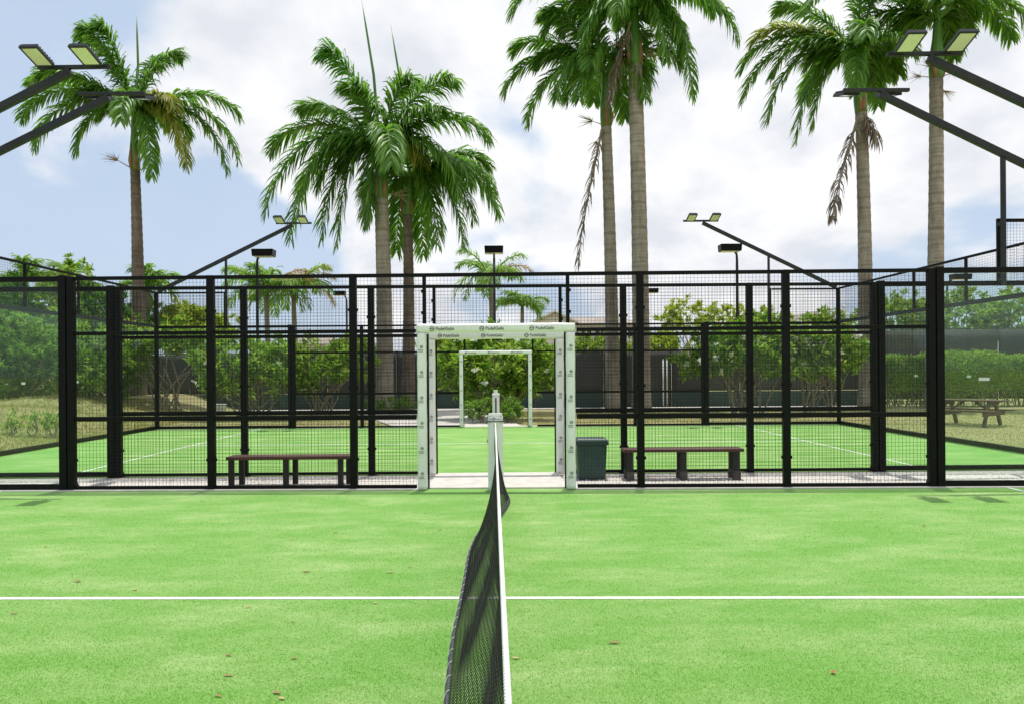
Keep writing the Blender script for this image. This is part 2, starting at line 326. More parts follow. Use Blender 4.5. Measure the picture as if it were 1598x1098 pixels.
# painted lines
def line(a, b, w=0.05):
    a, b = Vector((*a, 0)), Vector((*b, 0)); n = Vector((-(b - a).y, (b - a).x, 0)).normalized() * w / 2
    slab('court_line', [(p.x, p.y) for p in (a - n, b - n, b + n, a + n)], 0.005, 0.004, 'white_line')
YM = D1 - 5.0 + 0.0
line((-6.95, YM + R1 * 6.95), (6.95, YM - R1 * 6.95))
for s in (-1, 1): line((s * 6.95, D1 - 10 - R1 * s * 6.95), (s * 6.95, f1(s * 6.95, -0.05)))
line((-6.95 + C3X / 2, D2 + 5), (6.95 + C3X / 2, D2 + 5))
for s in (-1, 1): line((s * 6.95, D2 + 0.1), (s * 6.95 + C3X, D3 - 0.1))
# strip between the courts, door slab, kerbs, paths
slab('gravel_strip', [(-14, f1(-14, 0.0)), (14, f1(14, 0.0)), (14, D2 - 0.005), (-14, D2 - 0.005)], -0.004, 0.03, 'gravel')
slab('concrete_threshold', [(-0.97, f1(-0.97, -0.03)), (0.97, f1(0.97, -0.03)), (0.95, D2 + 0.06), (-0.98, D2 + 0.06)], 0.022, 0.05, 'concrete')
slab('kerb', [(-10.2, f1(-10.2, -0.12)), (-1.0, f1(-1.0, -0.12)), (-1.0, f1(-1, 0.08)), (-10.2, f1(-10.2, 0.08))], 0.012, 0.05, 'concrete')
slab('kerb', [(1.0, f1(1.0, -0.12)), (10.2, f1(10.2, -0.12)), (10.2, f1(10.2, 0.08)), (1.0, f1(1, 0.08))], 0.012, 0.05, 'concrete')
slab('kerb', [(-10.3, D3 - 0.02), (10.3, D3 - 0.02), (10.3, D3 + 0.28), (-10.3, D3 + 0.28)], 0.01, 0.05, 'concrete')
for s in (-1, 1):
    xs = sorted((s * 10.06, s * 10.32)); slab('kerb', [(xs[0], D2), (xs[1], D2), (xs[1] + C3X, D3 - 0.03), (xs[0] + C3X, D3 - 0.03)], 0.014, 0.05, 'concrete')
slab('path', [(-13.5, 31.75), (at0(1375, 32), 31.75), (at0(1375, 32), 32.35), (-13.5, 32.35)], 0.012, 0.06, 'concrete')
slab('path', [(-3.2, D3 + 0.28), (0.6, D3 + 0.28), (-1.2, 31.74), (-6.6, 31.74)], 0.010, 0.06, 'concrete')

# ------------------------------------------------------------------ padel fences
PW2 = 0.10   # post width
clip_me = MB().box(-0.009, 0.009, -0.03, 0.03, -0.02, 0.02).mesh('clip', 'black_steel')
def wires(par, x0, x1, z0, z1, y=0.0, step=0.05, d=0.0028):
    b = MB(); h = d / 2
    n = max(1, round((x1 - x0) / step))
    for i in range(n + 1):
        x = x0 + (x1 - x0) * i / n; b.box(x - h, x + h, y - h, y + h, z0, z1)
    n = max(1, round((z1 - z0) / step))
    for i in range(n + 1):
        z = z0 + (z1 - z0) * i / n; b.box(x0, x1, y - h - d, y + h - d, z - h, z + h)
    return stuff(b.build('wire_mesh', 'dark_wire', par))
def post(par, x, z1, z0=0.0, w=PW2, d=0.08, m='black_steel', plate=True, y=0.0):
    o = MB().box(x - w / 2, x + w / 2, y - d / 2, y + d / 2, z0, z1).build('post', m, par, bevel=0.006)
    if plate:
        MB().box(x - w / 2 - 0.03, x + w / 2 + 0.03, y + d / 2 + 0.001, y + d / 2 + 0.13, 0.012, 0.024).build('foot_plate', m, o)
        MB().hexa([(x - 0.006, y + d / 2 + 0.001, 0.024), (x + 0.006, y + d / 2 + 0.001, 0.024), (x + 0.006, y + d / 2 + 0.12, 0.024), (x - 0.006, y + d / 2 + 0.12, 0.024),
                   (x - 0.006, y + d / 2 + 0.001, 0.2), (x + 0.006, y + d / 2 + 0.001, 0.2), (x + 0.006, y + d / 2 + 0.012, 0.2), (x - 0.006, y + d / 2 + 0.012, 0.2)]).build('gusset', m, o)
        for zc_ in (0.42, 1.42, 2.5):
            for s in (-1, 1): place('clip', clip_me, o, (x + s * (w / 2 + 0.008), y, zc_))
    return o
def rail(par, x0, x1, z, h=0.05, d=0.05, m='black_steel'):
    return MB().box(x0, x1, -d / 2, d / 2, z - h / 2, z + h / 2).build('rail', m, par, bevel=0.004)
def glass(par, x0, x1, z0, z1, y=0.0):
    o = MB().box(x0 + 0.004, x1 - 0.004, y - 0.006, y + 0.006, z0, z1).build('glass_pane', 'court_glass', par)
    return o
def sticker(pane, x, z, w=0.17, y=-0.0085):
    MB().box(x - w / 2, x + w / 2, y, y + 0.002, z - 0.025, z + 0.025).build('sticker', 'trim_white', pane)
def side_fence(label, loc, rz, z_mid, detail=True, X6=6.05, far=False):
    t = thing('padel_court_fence', label, 'fence', loc, rz)
    zr = [0.035, 1.0, z_mid, 2.975]; hh = [0.045, 0.065, 0.05, 0.05]
    pm = 'black_steel'
    Xs = [2.0, 4.01]
    for s in (-1, 1):
        for x in Xs: post(t, s * x, 3.0, plate=detail)
        post(t, s * (X6 - 0.055), 3.0, w=0.10, plate=detail)                                  # mesh side
        post(t, s * (X6 + 0.055), 3.02, w=0.105, d=0.10, plate=False)                           # glass side
        bounds = [1.12, 2.0, 4.01, X6 - 0.055]
        for a, b in zip(bounds[:-1], bounds[1:]):
            a_ = a + (0.05 if a > 1.5 else 0.0); b_ = b - 0.05
            for k, z in enumerate(zr):
                if k == 3 and a < 1.5: continue
                rail(t, min(s * a_, s * b_), max(s * a_, s * b_), z, hh[k])
            for k in range(3):
                if k == 2 and a < 1.5: continue
                wires(t, min(s * a_, s * b_), max(s * a_, s * b_), zr[k] + hh[k] / 2, zr[k + 1] - hh[k + 1] / 2)
        # above the doorway
        post(t, s * 1.0, 2.95, z_mid + 0.03, w=0.05, d=0.05, plate=False)
        for zc_ in (2.45, 2.75): place('clip', clip_me, t, (s * 1.034, 0, zc_))
        rail(t, min(s * 1.0, s * 1.95), max(s * 1.0, s * 1.95), zr[3], hh[3]); wires(t, min(s * 1.025, s * 1.95), max(s * 1.025, s * 1.95), z_mid + 0.025, 2.95)
        # glass bay next to the mesh, then the taller corner bay
        g0, g1, g2 = X6 + 0.108, 8.0, 10.0
        pn = glass(t, *sorted((s * g0, s * (g1 - 0.006))), 0.09, 2.93)
        if detail and s > 0 and not far: sticker(pn, s * 7.75, 1.45)
        a, b = sorted((s * g0, s * (g1 - 0.002)))
        rail(t, a, b, 2.97, 0.075, 0.06); rail(t, a, b, 0.05, 0.075, 0.06)
        post(t, s * g1, 4.0, z0=3.012, w=0.05, d=0.05, plate=False)
        a, b = sorted((s * (g1 + 0.006), s * (g2 - 0.055)))
        glass(t, a, b, 0.09, 2.93); rail(t, a, b, 2.97, 0.075, 0.06); rail(t, a, b, 0.05, 0.075, 0.06)
        a, b = sorted((s * (g1 + 0.045), s * (g2 - 0.055))); rail(t, a, b, 3.97, 0.05)
        wires(t, a, b, 3.01, 3.945)
        post(t, s * g2, 4.0, w=0.10, d=0.10, plate=False)
    rail(t, -0.999, 0.999, zr[3], hh[3]); wires(t, -0.975, 0.975, z_mid + 0.03, 2.95)
    rail(t, -0.975, 0.975, z_mid + 0.005, 0.045)
    return t
side_fence('black steel mesh fence along the near court where the net rope ends', (C1X, D1, 0), -R1, 2.2)
side_fence('black steel mesh fence standing just behind the benches and bin across the gravel strip', (C2X, D2, 0), 0, 2.2)
side_fence('black mesh fence at the back of the second court in front of the flowering shrubs', (C3X, D3, 0), 0, 2.2, detail=False, far=True)
def end_wall(s, label):
    # glass end wall of the second court, running away from the camera at x = +-10
    t = thing('glass_end_wall', label, 'glass wall', (s * 10.0, D2, 0), math.atan2(-C3X, 10.0))
    L = D3 - D2
    ys = [0.12, 2, 4, 6, 8, L - 0.08]
    for i, (a, b) in enumerate(zip(ys[:-1], ys[1:])):
        o = MB().box(-0.006, 0.006, a + 0.005, b - 0.005, 0.1, 2.95).build('glass_pane', 'court_glass', t)
        if i in (1, 2, 3): MB().box(-s * 0.0085 - 0.001, -s * 0.0085 + 0.001, b - 0.15, b - 0.02, 1.42, 1.47).build('sticker', 'trim_white', o)
        MB().box(-0.03, 0.03, a, b, 3.0 - 0.045, 3.0 + 0.045).build('rail', 'graphite_steel', t, bevel=0.004)
        MB().box(-0.025, 0.025, a, b, 3.95, 4.0).build('rail', 'black_steel', t, bevel=0.004)
        w = MB(); h = 0.0014; n = round((b - a) / 0.05)
        for k in range(n + 1): y = a + (b - a) * k / n; w.box(-h, h, y - h, y + h, 3.045, 3.95)
        for k in range(19): z = 3.045 + 0.905 * k / 18; w.box(-h - 0.004, h - 0.004, a, b, z - h, z + h)
        stuff(w.build('wire_mesh', 'dark_wire', t))
        if i: MB().box(-0.025, 0.025, a - 0.025, a + 0.025, 3.046, 3.949).build('post', 'black_steel', t)
    MB().box(-0.05, 0.05, 0.06, L - 0.06, 0.016, 0.1).build('base_channel', 'black_steel', t, bevel=0.004)
    return t
end_wall(-1, 'glass and mesh end wall of the second court beside the grassy mound')
end_wall(1, 'glass and mesh end wall of the second court beside the picnic table')

# ------------------------------------------------------------------ floodlight masts on the fences
def mast(label, loc, rz, s, tilt, back=1):
    """arm rising from the court corner at x = 10 s (4 m) over a post at 8 s (5 m) to its tip at 6 s (6 m)"""
    t = thing('floodlight_mast', label, 'floodlight', loc, rz, 'floodlight masts leaning over the courts')
    MB().box(-0.03, 0.03, -0.03, 0.03, 2.95, 4.95).build('post', 'graphite_steel', t, bevel=0.005)
    MB().bar((s * 2.0, 0, 4.02), (-s * 1.95, 0, 5.95), 0.085, 0.10).build('arm', 'graphite_steel', t, bevel=0.006)
    MB().box(-s * 2.0 - 0.52, -s * 2.0 + 0.52, -0.03, 0.03, 5.985, 6.035).build('crossbar', 'graphite_steel', t, bevel=0.004)
    for zz in (3.0, 3.9): MB().box(-0.03, 0.03, *sorted((-back * 0.031, -back * 0.10)), zz - 0.03, zz + 0.03).build('clamp', 'graphite_steel', t)
    for k in (-0.34, 0.34):
        hd = thing_part_flood(t, (-s * 2.0 + k, 0, 6.04), tilt)
def flood_meshes():
    b = MB().hexa([(-0.13, -0.20, 0.0), (0.13, -0.20, 0.0), (0.13, 0.20, 0.0), (-0.13, 0.20, 0.0), (-0.12, -0.19, 0.045), (0.12, -0.19, 0.045), (0.12, 0.19, 0.045), (-0.12, 0.19, 0.045)])
    for i in range(7): b.box(-0.11, 0.11, -0.16 + i * 0.053 - 0.006, -0.16 + i * 0.053 + 0.006, 0.0451, 0.07)
    hs = b.mesh('floodlight', 'graphite_steel')
    ln = MB().box(-0.108, 0.108, -0.172, 0.172, -0.006, -0.0005).mesh('lens', 'lamp_lens')
    fr_ = MB()
    for x0, x1, y0, y1 in ((-0.128, 0.128, -0.198, -0.173), (-0.128, 0.128, 0.173, 0.198), (-0.128, -0.109, -0.173, 0.173), (0.109, 0.128, -0.173, 0.173)): fr_.box(x0, x1, y0, y1, -0.012, -0.0005)
    br = MB().box(-0.012, 0.012, -0.02, 0.02, -0.1, 0.0).box(-0.06, 0.06, -0.015, 0.015, -0.012, 0.02).mesh('bracket', 'graphite_steel')
    return hs, ln, fr_.mesh('lens_frame', 'graphite_steel'), br
FH, FL, FF, FB = flood_meshes()
def thing_part_flood(t, loc, tilt):
    o = place('floodlight', FH, t, (loc[0], -0.30 if tilt > 0 else 0.30, loc[2] + 0.0), (-tilt, 0, 0))
    place('lens', FL, o); place('lens_frame', FF, o)
    sg = -1 if tilt > 0 else 1
    MB().bar((loc[0], 0, loc[2] - 0.01), (loc[0], sg * 0.16, loc[2] + 0.035), 0.05, 0.03).build('bracket', 'graphite_steel', t)
    return o
for s in (-1, 1):
    side = 'left' if s < 0 else 'right'
    wh = 'grassy mound side' if s < 0 else 'picnic table side'
    mast('twin floodlight facing the net on the near court fence, ' + wh, (C1X + s * 8.0, f1(s * 8.0, 0.13), 0), -R1, s, math.radians(16))
    mast('twin floodlight seen edge-on above the fence behind the benches, ' + wh, (C2X + s * 8.0, D2 - 0.12, 0), 0, s, -math.radians(16), -1)
    mast('distant twin floodlight on the back fence of the second court, ' + wh, (C3X + s * 8.0, D3 + 0.12, 0), 0, s, math.radians(16))

# ------------------------------------------------------------------ padded doorways
EMB = emblem_mesh(0.034, 'print_black'); EMB_S = emblem_mesh(0.021, 'print_black')
TXT = text_mesh('PadelGalis', 0.062, 'print_black'); TXT_S = text_mesh('PadelGalis', 0.018, 'print_black')
def pad_profile(w, d, n=6):
    """rounded front, flat back; x across, y depth (front = -d)"""
    pts = []
    r = min(w, d) * 0.42
    for cx, cy, a0 in ((w / 2 - r, 0 - 0.004, 0), (-w / 2 + r, -0.004, math.pi / 2)): pass
    cs = [(w / 2 - r, -d + r, -math.pi / 2), (w / 2 - 0.008, -0.008, 0), (-w / 2 + 0.008, -0.008, math.pi / 2), (-w / 2 + r, -d + r, math.pi)]
    for k, (cx, cy, a0) in enumerate(cs):
        rr = r if k in (0, 3) else 0.008
        for i in range(n + 1): a = a0 + (math.pi / 2) * i / n; pts.append((cx + rr * math.cos(a), cy + rr * math.sin(a)))
    return pts
def pad_strip(L, w, d, seed, taper0=0.0, taper1=0.0, side=0):
    """a padded sleeve of length L along z with soft dents; the ends are cut at 45 degrees by taper"""
    rg_ = random.Random(seed); prof = pad_profile(w, d); n = len(prof); K = max(8, int(L / 0.05)); b = MB()
    ph = [rg_.uniform(0, 6.28) for _ in range(4)]
    for i in range(K + 1):
        tt = i / K
        for x, y in prof:
            z = L * tt
            cut = (x / w + 0.5) * w * 1.0 if side > 0 else (0.5 - x / w) * w
            z0 = taper0 * cut; z1 = L - taper1 * cut
            z = z0 + (z1 - z0) * tt
            k = 1 + 0.025 * math.sin(z * 7 + ph[0]) + 0.018 * math.sin(z * 17 + ph[1]) + 0.012 * math.sin(z * 41 + ph[2])
            b.v.append((x * k, y * k, z))
    for i in range(K):
        for j in range(n): b.f.append((i * n + j, i * n + (j + 1) % n, (i + 1) * n + (j + 1) % n, (i + 1) * n + j))
    b.f.append(tuple(range(n - 1, -1, -1))); b.f.append(tuple(K * n + j for j in range(n)))
    return b
def doorway(label, cx, Y, hw, ztop, w, d, nlog, small=False, rz=0, z0=0.0):
    t = thing('padded_doorway', label, 'doorway', (cx, Y, 0), rz)
    for s in (-1, 1):
        o = pad_strip(ztop - 0.0 - z0 - w - 0.004, w, d, s + int(Y * 7)).build('padded_jamb', 'white_vinyl', t, smooth=True, loc=(s * (hw - w / 2), -0.03, z0))
        for k in range(nlog):
            z = 0.22 + (ztop - 0.55) * k / (nlog - 1)
            e = place('emblem', EMB_S, o, (0.004, -d - 0.005, z), (math.pi / 2, math.pi / 2 * 0, 0))
            if not small:
                for q in range(2): place('lettering', TXT_S, o, (-0.045 + 0.0, -d - 0.005, z - 0.042 - q * 0.022), (math.pi / 2, 0, 0))
    lin = MB(); rot = pad_strip(2 * hw, w, d, 5 + int(Y * 3))
    # turn the sleeve to lie along x
    rot.v = [(z - hw, y, -x) for (x, y, z) in rot.v]
    o = rot.build('padded_lintel', 'white_vinyl', t, smooth=True, loc=(0, -0.03, ztop - w / 2))
    for k in (-1, 0, 1):
        x = k * hw * 0.63 - 0.14 if hw else 0
        place('emblem', EMB, o, (x - 0.05, -d - 0.005, -0.012), (math.pi / 2, 0, 0))
        place('lettering', TXT, o, (x, -d - 0.005, -0.012), (math.pi / 2, 0, 0))
    # dark seam cords where the sleeve laces round the frame
    for s in (-1, 1):
        MB().box(s * (hw - w) - 0.022 if s > 0 else s * (hw - w) + 0.002, s * (hw - w) - 0.002 if s > 0 else s * (hw - w) + 0.022, -0.02, 0.04, z0 + 0.0, ztop - w - 0.01).build('door_post', 'black_steel', t)
    return t
doorway('white padded doorway of the near fence framing the padded net post', C1X, D1 - 0.02, 1.09, 2.29, 0.125, 0.10, 6, rz=-R1, z0=0.012)
doorway('white padded doorway nested just behind the first one beyond the concrete threshold', C2X - 0.03, D2 - 0.02, 1.075, 2.262, 0.125, 0.10, 6, z0=0.022)
doorway('small distant white padded doorway in front of the flowering shrub', C3X - 0.09, D3 - 0.02, 1.06, 2.23, 0.11, 0.10, 5, small=True, z0=0.012)

# ------------------------------------------------------------------ nets
def net(label, y0, y1, xf, off, ztop, cell, detail):
    t = thing('tennis_net', label, 'net', (xf(y1), y1, 0))
    bx, by = xf(y1), y1
    L = y1 - y0
    def P(s, k):
        """s metres along from y0, k 0 top .. 1 bottom"""
        y = y0 + s; sag = -0.04 * (1 - (2 * s / L - 1) ** 2)
        z = (ztop + sag) * (1 - k) + 0.035 * k
        o = off(y); bend = k ** 2.3
        wob = 0.02 * math.sin(y * 4.1 + k * 3) * k * (1 - k) * 4
        z += 0.10 * abs(o) * 0.0 + 0.06 * (o * o) * k
        return (xf(y) + o * bend + wob - bx, y - by, z)
    b = MB(); nv = int(L / cell); nh = int(ztop / cell)
    for i in range(nv + 1): b.tube([P(L * i / nv, k / 9) for k in range(10)], 0.0026, 3, False)
    m_ = int(L / 0.12)
    for j in range(nh + 1): b.tube([P(L * i / m_, j / nh) for i in range(m_ + 1)], 0.0026, 3, False)
    stuff(b.build('net_mesh', 'net_cord', t))
    # hem along the bottom, laced
    hb = MB(); n = int(L / 0.06); pts = [Vector(P(L * i / n, 1.0)) for i in range(n + 1)]
    for i in range(n):
        p, q = pts[i], pts[i + 1]; up = Vector((0.25 * (1 if off(y0 + L * i / n) < 0 else -1), 0, 1)).normalized() * 0.022
    base = []
    for i, p in enumerate(pts):
        o = off(y0 + L * i / n); up = Vector((-0.35 * o / 0.27, 0, 1)).normalized() * 0.03; wv = Vector((0.006, 0, 0))
        hb.v += [tuple(p - up * 0.5 - wv), tuple(p - up * 0.5 + wv), tuple(p + up * 0.9 + wv), tuple(p + up * 0.9 - wv)]
    for i in range(n):
        for j in range(4): hb.f.append((i * 4 + j, i * 4 + (j + 1) % 4, i * 4 + 4 + (j + 1) % 4, i * 4 + 4 + j))
    hem = hb.build('hem', 'net_hem', t)
    if detail:
        sb = MB(); k = 0
        for i in range(2, n, 3):
            p = pts[i]; o = off(y0 + L * i / n); up = Vector((-0.35 * o / 0.27, 0, 1)).normalized() * 0.03
            sb.tube([p - up * 0.3 + Vector((-0.009, 0, 0)), p + up * 1.0 + Vector((-0.009, 0.012, 0)), p + up * 1.3 + Vector((0.004, 0.012, 0))], 0.0028, 4)
        sb.build('lacing', 'stitch', hem)
    # white rope along the top: three strands laid round each other
    rb = MB(); pitch = 0.055; n = int(L / (0.007 if detail else 0.05)); 
    for s_ in range(3 if detail else 1):
        pp = []
        for i in range(n + 1):
            c = Vector(P(L * i / n, 0)); a = 2 * math.pi * (L * i / n / pitch + s_ / 3)
            pp.append(c + (Vector((math.cos(a), 0, math.sin(a))) * 0.0042 if detail else Vector((0, 0, 0))))
        rb.tube(pp, 0.0052 if detail else 0.009, 6)
    rb.build('top_rope', 'rope_white', t, smooth=True)
    return t
OFF = [(0.4, 0), (1.2, -0.12), (2.4, -0.23), (3.65, -0.27), (4.4, -0.285), (5.3, -0.265), (6.5, -0.255), (7.2, -0.205), (7.7, -0.08), (8.2, 0.04), (8.8, 0.13), (9.35, 0.185), (9.8, 0.08), (10.2, 0.0), (10.6, 0)]
def off1(y): return float(np.interp(y, [a for a, _ in OFF], [b for _, b in OFF]))
ys_ = np.linspace(0, 11, 221); sm = np.convolve(np.pad([off1(y) for y in ys_], 4, 'edge'), np.ones(9) / 9, 'valid')
def off1s(y): return float(np.interp(y, ys_, sm))
NET0, NET1 = 0.62, D1 - 0.27
net('black net with white top rope billowing across the near court', NET0, NET1, netx, off1s, 0.93, 0.034, True)
def netx2(y): return 0.0 - 0.016 * (y - D2) - 0.025
net('black net of the second court mostly hidden behind the net posts', D2 + 0.42, D3 - 0.4, netx2, lambda y: -0.20 * math.exp(-((y - 17.3) / 1.6) ** 2), 0.92, 0.06, False)
# net posts
def net_post(label, x, y, w, h, band):
    t = thing('net_post', label, 'net post', (x, y, 0))
    p = pad_profile(w, w); K = 14; b = MB(); n = len(p)
    for i in range(K + 1):
        z = h * i / K
        for px_, py_ in p: k = 1 + 0.02 * math.sin(z * 9 + x) + (0.03 if i % 7 == 3 else 0); b.v.append((px_ * k, (py_ + w / 2) * k, z))
    for i in range(K):
        for j in range(n): b.f.append((i * n + j, i * n + (j + 1) % n, (i + 1) * n + (j + 1) % n, (i + 1) * n + j))
    b.f.append(tuple(range(n - 1, -1, -1))); b.f.append(tuple(K * n + j for j in range(n)))
    o = b.build('pad', 'white_vinyl', t, smooth=True)
    if band:
        MB().box(-w * 0.53, w * 0.53, -w * 0.53, w * 0.53, h - 0.075, h - 0.062).build('strap', 'foot_block', o)
        place('emblem', EMB_S, o, (-0.02, -w / 2 - 0.012, h - 0.03), (math.pi / 2, 0, 0)); place('lettering', text_mesh('PadelGalis', 0.026, 'print_black'), o, (-w * 0.45 + 0.09, -w / 2 - 0.012, h - 0.035), (math.pi / 2, 0, 0))
        place('lettering', text_mesh('Padel', 0.026, 'print_black'), o, (-w * 0.5 + 0.008, -w / 2 - 0.012, h - 0.035), (math.pi / 2, 0, 0))
        MB().tube([(0.0, -w / 2 - 0.004, h - 0.12), (0.0, -w / 2 - 0.03, h - 0.12)], 0.014, 8).build('hook', 'print_black', o)
        MB().box(-w * 0.46, w * 0.46, -w * 0.46, w * 0.46, h, h + 0.035).build('cap', 'white_vinyl', t, bevel=0.01)
    else:
        MB().box(-w * 0.54, w * 0.54, -w * 0.54, w * 0.54, h, h + 0.03).build('cap', 'white_vinyl', t, bevel=0.008)
        MB().box(-0.012, 0.012, -w / 2 - 0.014, -w / 2 - 0.004, h * 0.45, h - 0.04).build('winder_slot', 'foot_block', t)
    return t
net_post('stout white padded net post at the fence end of the near net', netx(D1 - 0.15), D1 - 0.15, 0.205, 1.02, True)
net_post('slim tall white net post rising behind the stout padded one', netx2(D2 + 0.3) - 0.005, D2 + 0.3, 0.115, 1.24, False)
net_post('white padded net post at the far end of the second court net', netx2(D3 - 0.3), D3 - 0.3, 0.115, 1.05, False)

# ------------------------------------------------------------------ benches, bin, picnic table
def bench(label, u0, u1, v_base, Y, seat_z, feet, depth=0.34):
    xc = (W(u0, v_base, Y).x + W(u1, v_base, Y).x) / 2; Lh = (W(u1, v_base, Y).x - W(u0, v_base, Y).x) / 2
    t = thing('wooden_bench', label, 'bench', (xc, Y + depth / 2, 0))
    for k in range(3):
        y0 = -depth / 2 + k * depth / 3 + 0.004; MB().box(-Lh, Lh, y0, y0 + depth / 3 - 0.008, seat_z - 0.045, seat_z).build('plank', 'bench_wood', t, bevel=0.006)
    for x in (-Lh + 0.10, 0.0, Lh - 0.10):
        for s in (-1, 1):
            y = s * (depth / 2 - 0.055)
            if feet:
                MB().box(x - 0.042, x + 0.042, y - 0.036, y + 0.036, 0.13, seat_z - 0.046).build('leg', 'dark_timber', t, bevel=0.005)
                MB().box(x - 0.054, x + 0.054, y - 0.045, y + 0.045, -0.004, 0.13).build('foot_block', 'foot_block', t, bevel=0.008)
            else:
                MB().box(x - 0.034 + s * 0.035, x + 0.034 + s * 0.035, y - 0.04, y + 0.04, -0.004, seat_z - 0.046).build('leg', 'dark_timber', t, bevel=0.005)
    return t
bench('dark reddish wooden bench with slim black legs behind the near fence', 352, 545, 757, D1 + 0.33, 0.43, False)
bench('brown wooden bench on blocky dark feet beside the green bin', 974, 1162, 750, D1 + 0.62, 0.46, True)
# bin
c = W(922, 741, D1 + 0.95)
t = thing('waste_bin', 'dark green plastic bin standing on gravel beside the white doorway', 'bin', (c.x, D1 + 0.95, -0.004))
MB().hexa([(-0.20, -0.18, 0), (0.20, -0.18, 0), (0.20, 0.18, 0), (-0.20, 0.18, 0), (-0.225, -0.205, 0.52), (0.225, -0.205, 0.52), (0.225, 0.205, 0.52), (-0.225, 0.205, 0.52)]).build('body', 'bin_plastic', t, bevel=0.015)
MB().box(-0.245, 0.245, -0.225, 0.225, 0.521, 0.575).build('rim', 'bin_plastic', t, bevel=0.012)
MB().hexa([(-0.25, -0.23, 0.577), (0.25, -0.23, 0.577), (0.25, 0.23, 0.577), (-0.25, 0.23, 0.577), (-0.22, -0.20, 0.615), (0.22, -0.20, 0.615), (0.22, 0.20, 0.615), (-0.22, 0.20, 0.615)]).build('lid', 'bin_plastic', t, bevel=0.01)
for s in (-1, 1): MB().box(s * 0.247 - 0.02 * (s < 0), s * 0.247 + 0.02 * (s > 0), -0.06, 0.06, 0.53, 0.555).build('handle', 'bin_plastic', t, bevel=0.006)
# picnic table
c = W(1520, 664, 21.2)
t = thing('picnic_table', 'weathered brown wooden picnic table with attached benches on the dry lawn', 'picnic table', (c.x, 21.4, -0.03), math.radians(-52))
Lh = 0.9
for k in range(5):
    y = -0.36 + k * 0.148; MB().box(-Lh, Lh, y, y + 0.138, 0.70, 0.74).build('plank', 'picnic_wood', t, bevel=0.006)
for s in (-1, 1):
    for k in range(2):
        y = s * (0.60 + k * 0.145) ; MB().box(-Lh, Lh, y - 0.068, y + 0.068, 0.42, 0.46).build('seat_plank', 'picnic_wood', t, bevel=0.006)
for x in (-0.58, 0.58):
    for s in (-1, 1): MB().bar((x, s * 0.22, 0.695), (x, s * 0.62, 0.0), 0.06, 0.14, (0, 0, 1)).build('leg', 'picnic_wood', t, bevel=0.005)
    MB().box(x + 0.025, x + 0.065, -0.80, 0.80, 0.30, 0.419).build('crossbeam', 'picnic_wood', t, bevel=0.005)
    MB().box(x + 0.025, x + 0.065, -0.34, 0.34, 0.60, 0.699).build('top_cleat', 'picnic_wood', t, bevel=0.005)
    MB().bar((x, 0, 0.38), (x * 0.25, 0, 0.69), 0.04, 0.09, (0, 1, 0)).build('brace', 'picnic_wood', t, bevel=0.005)

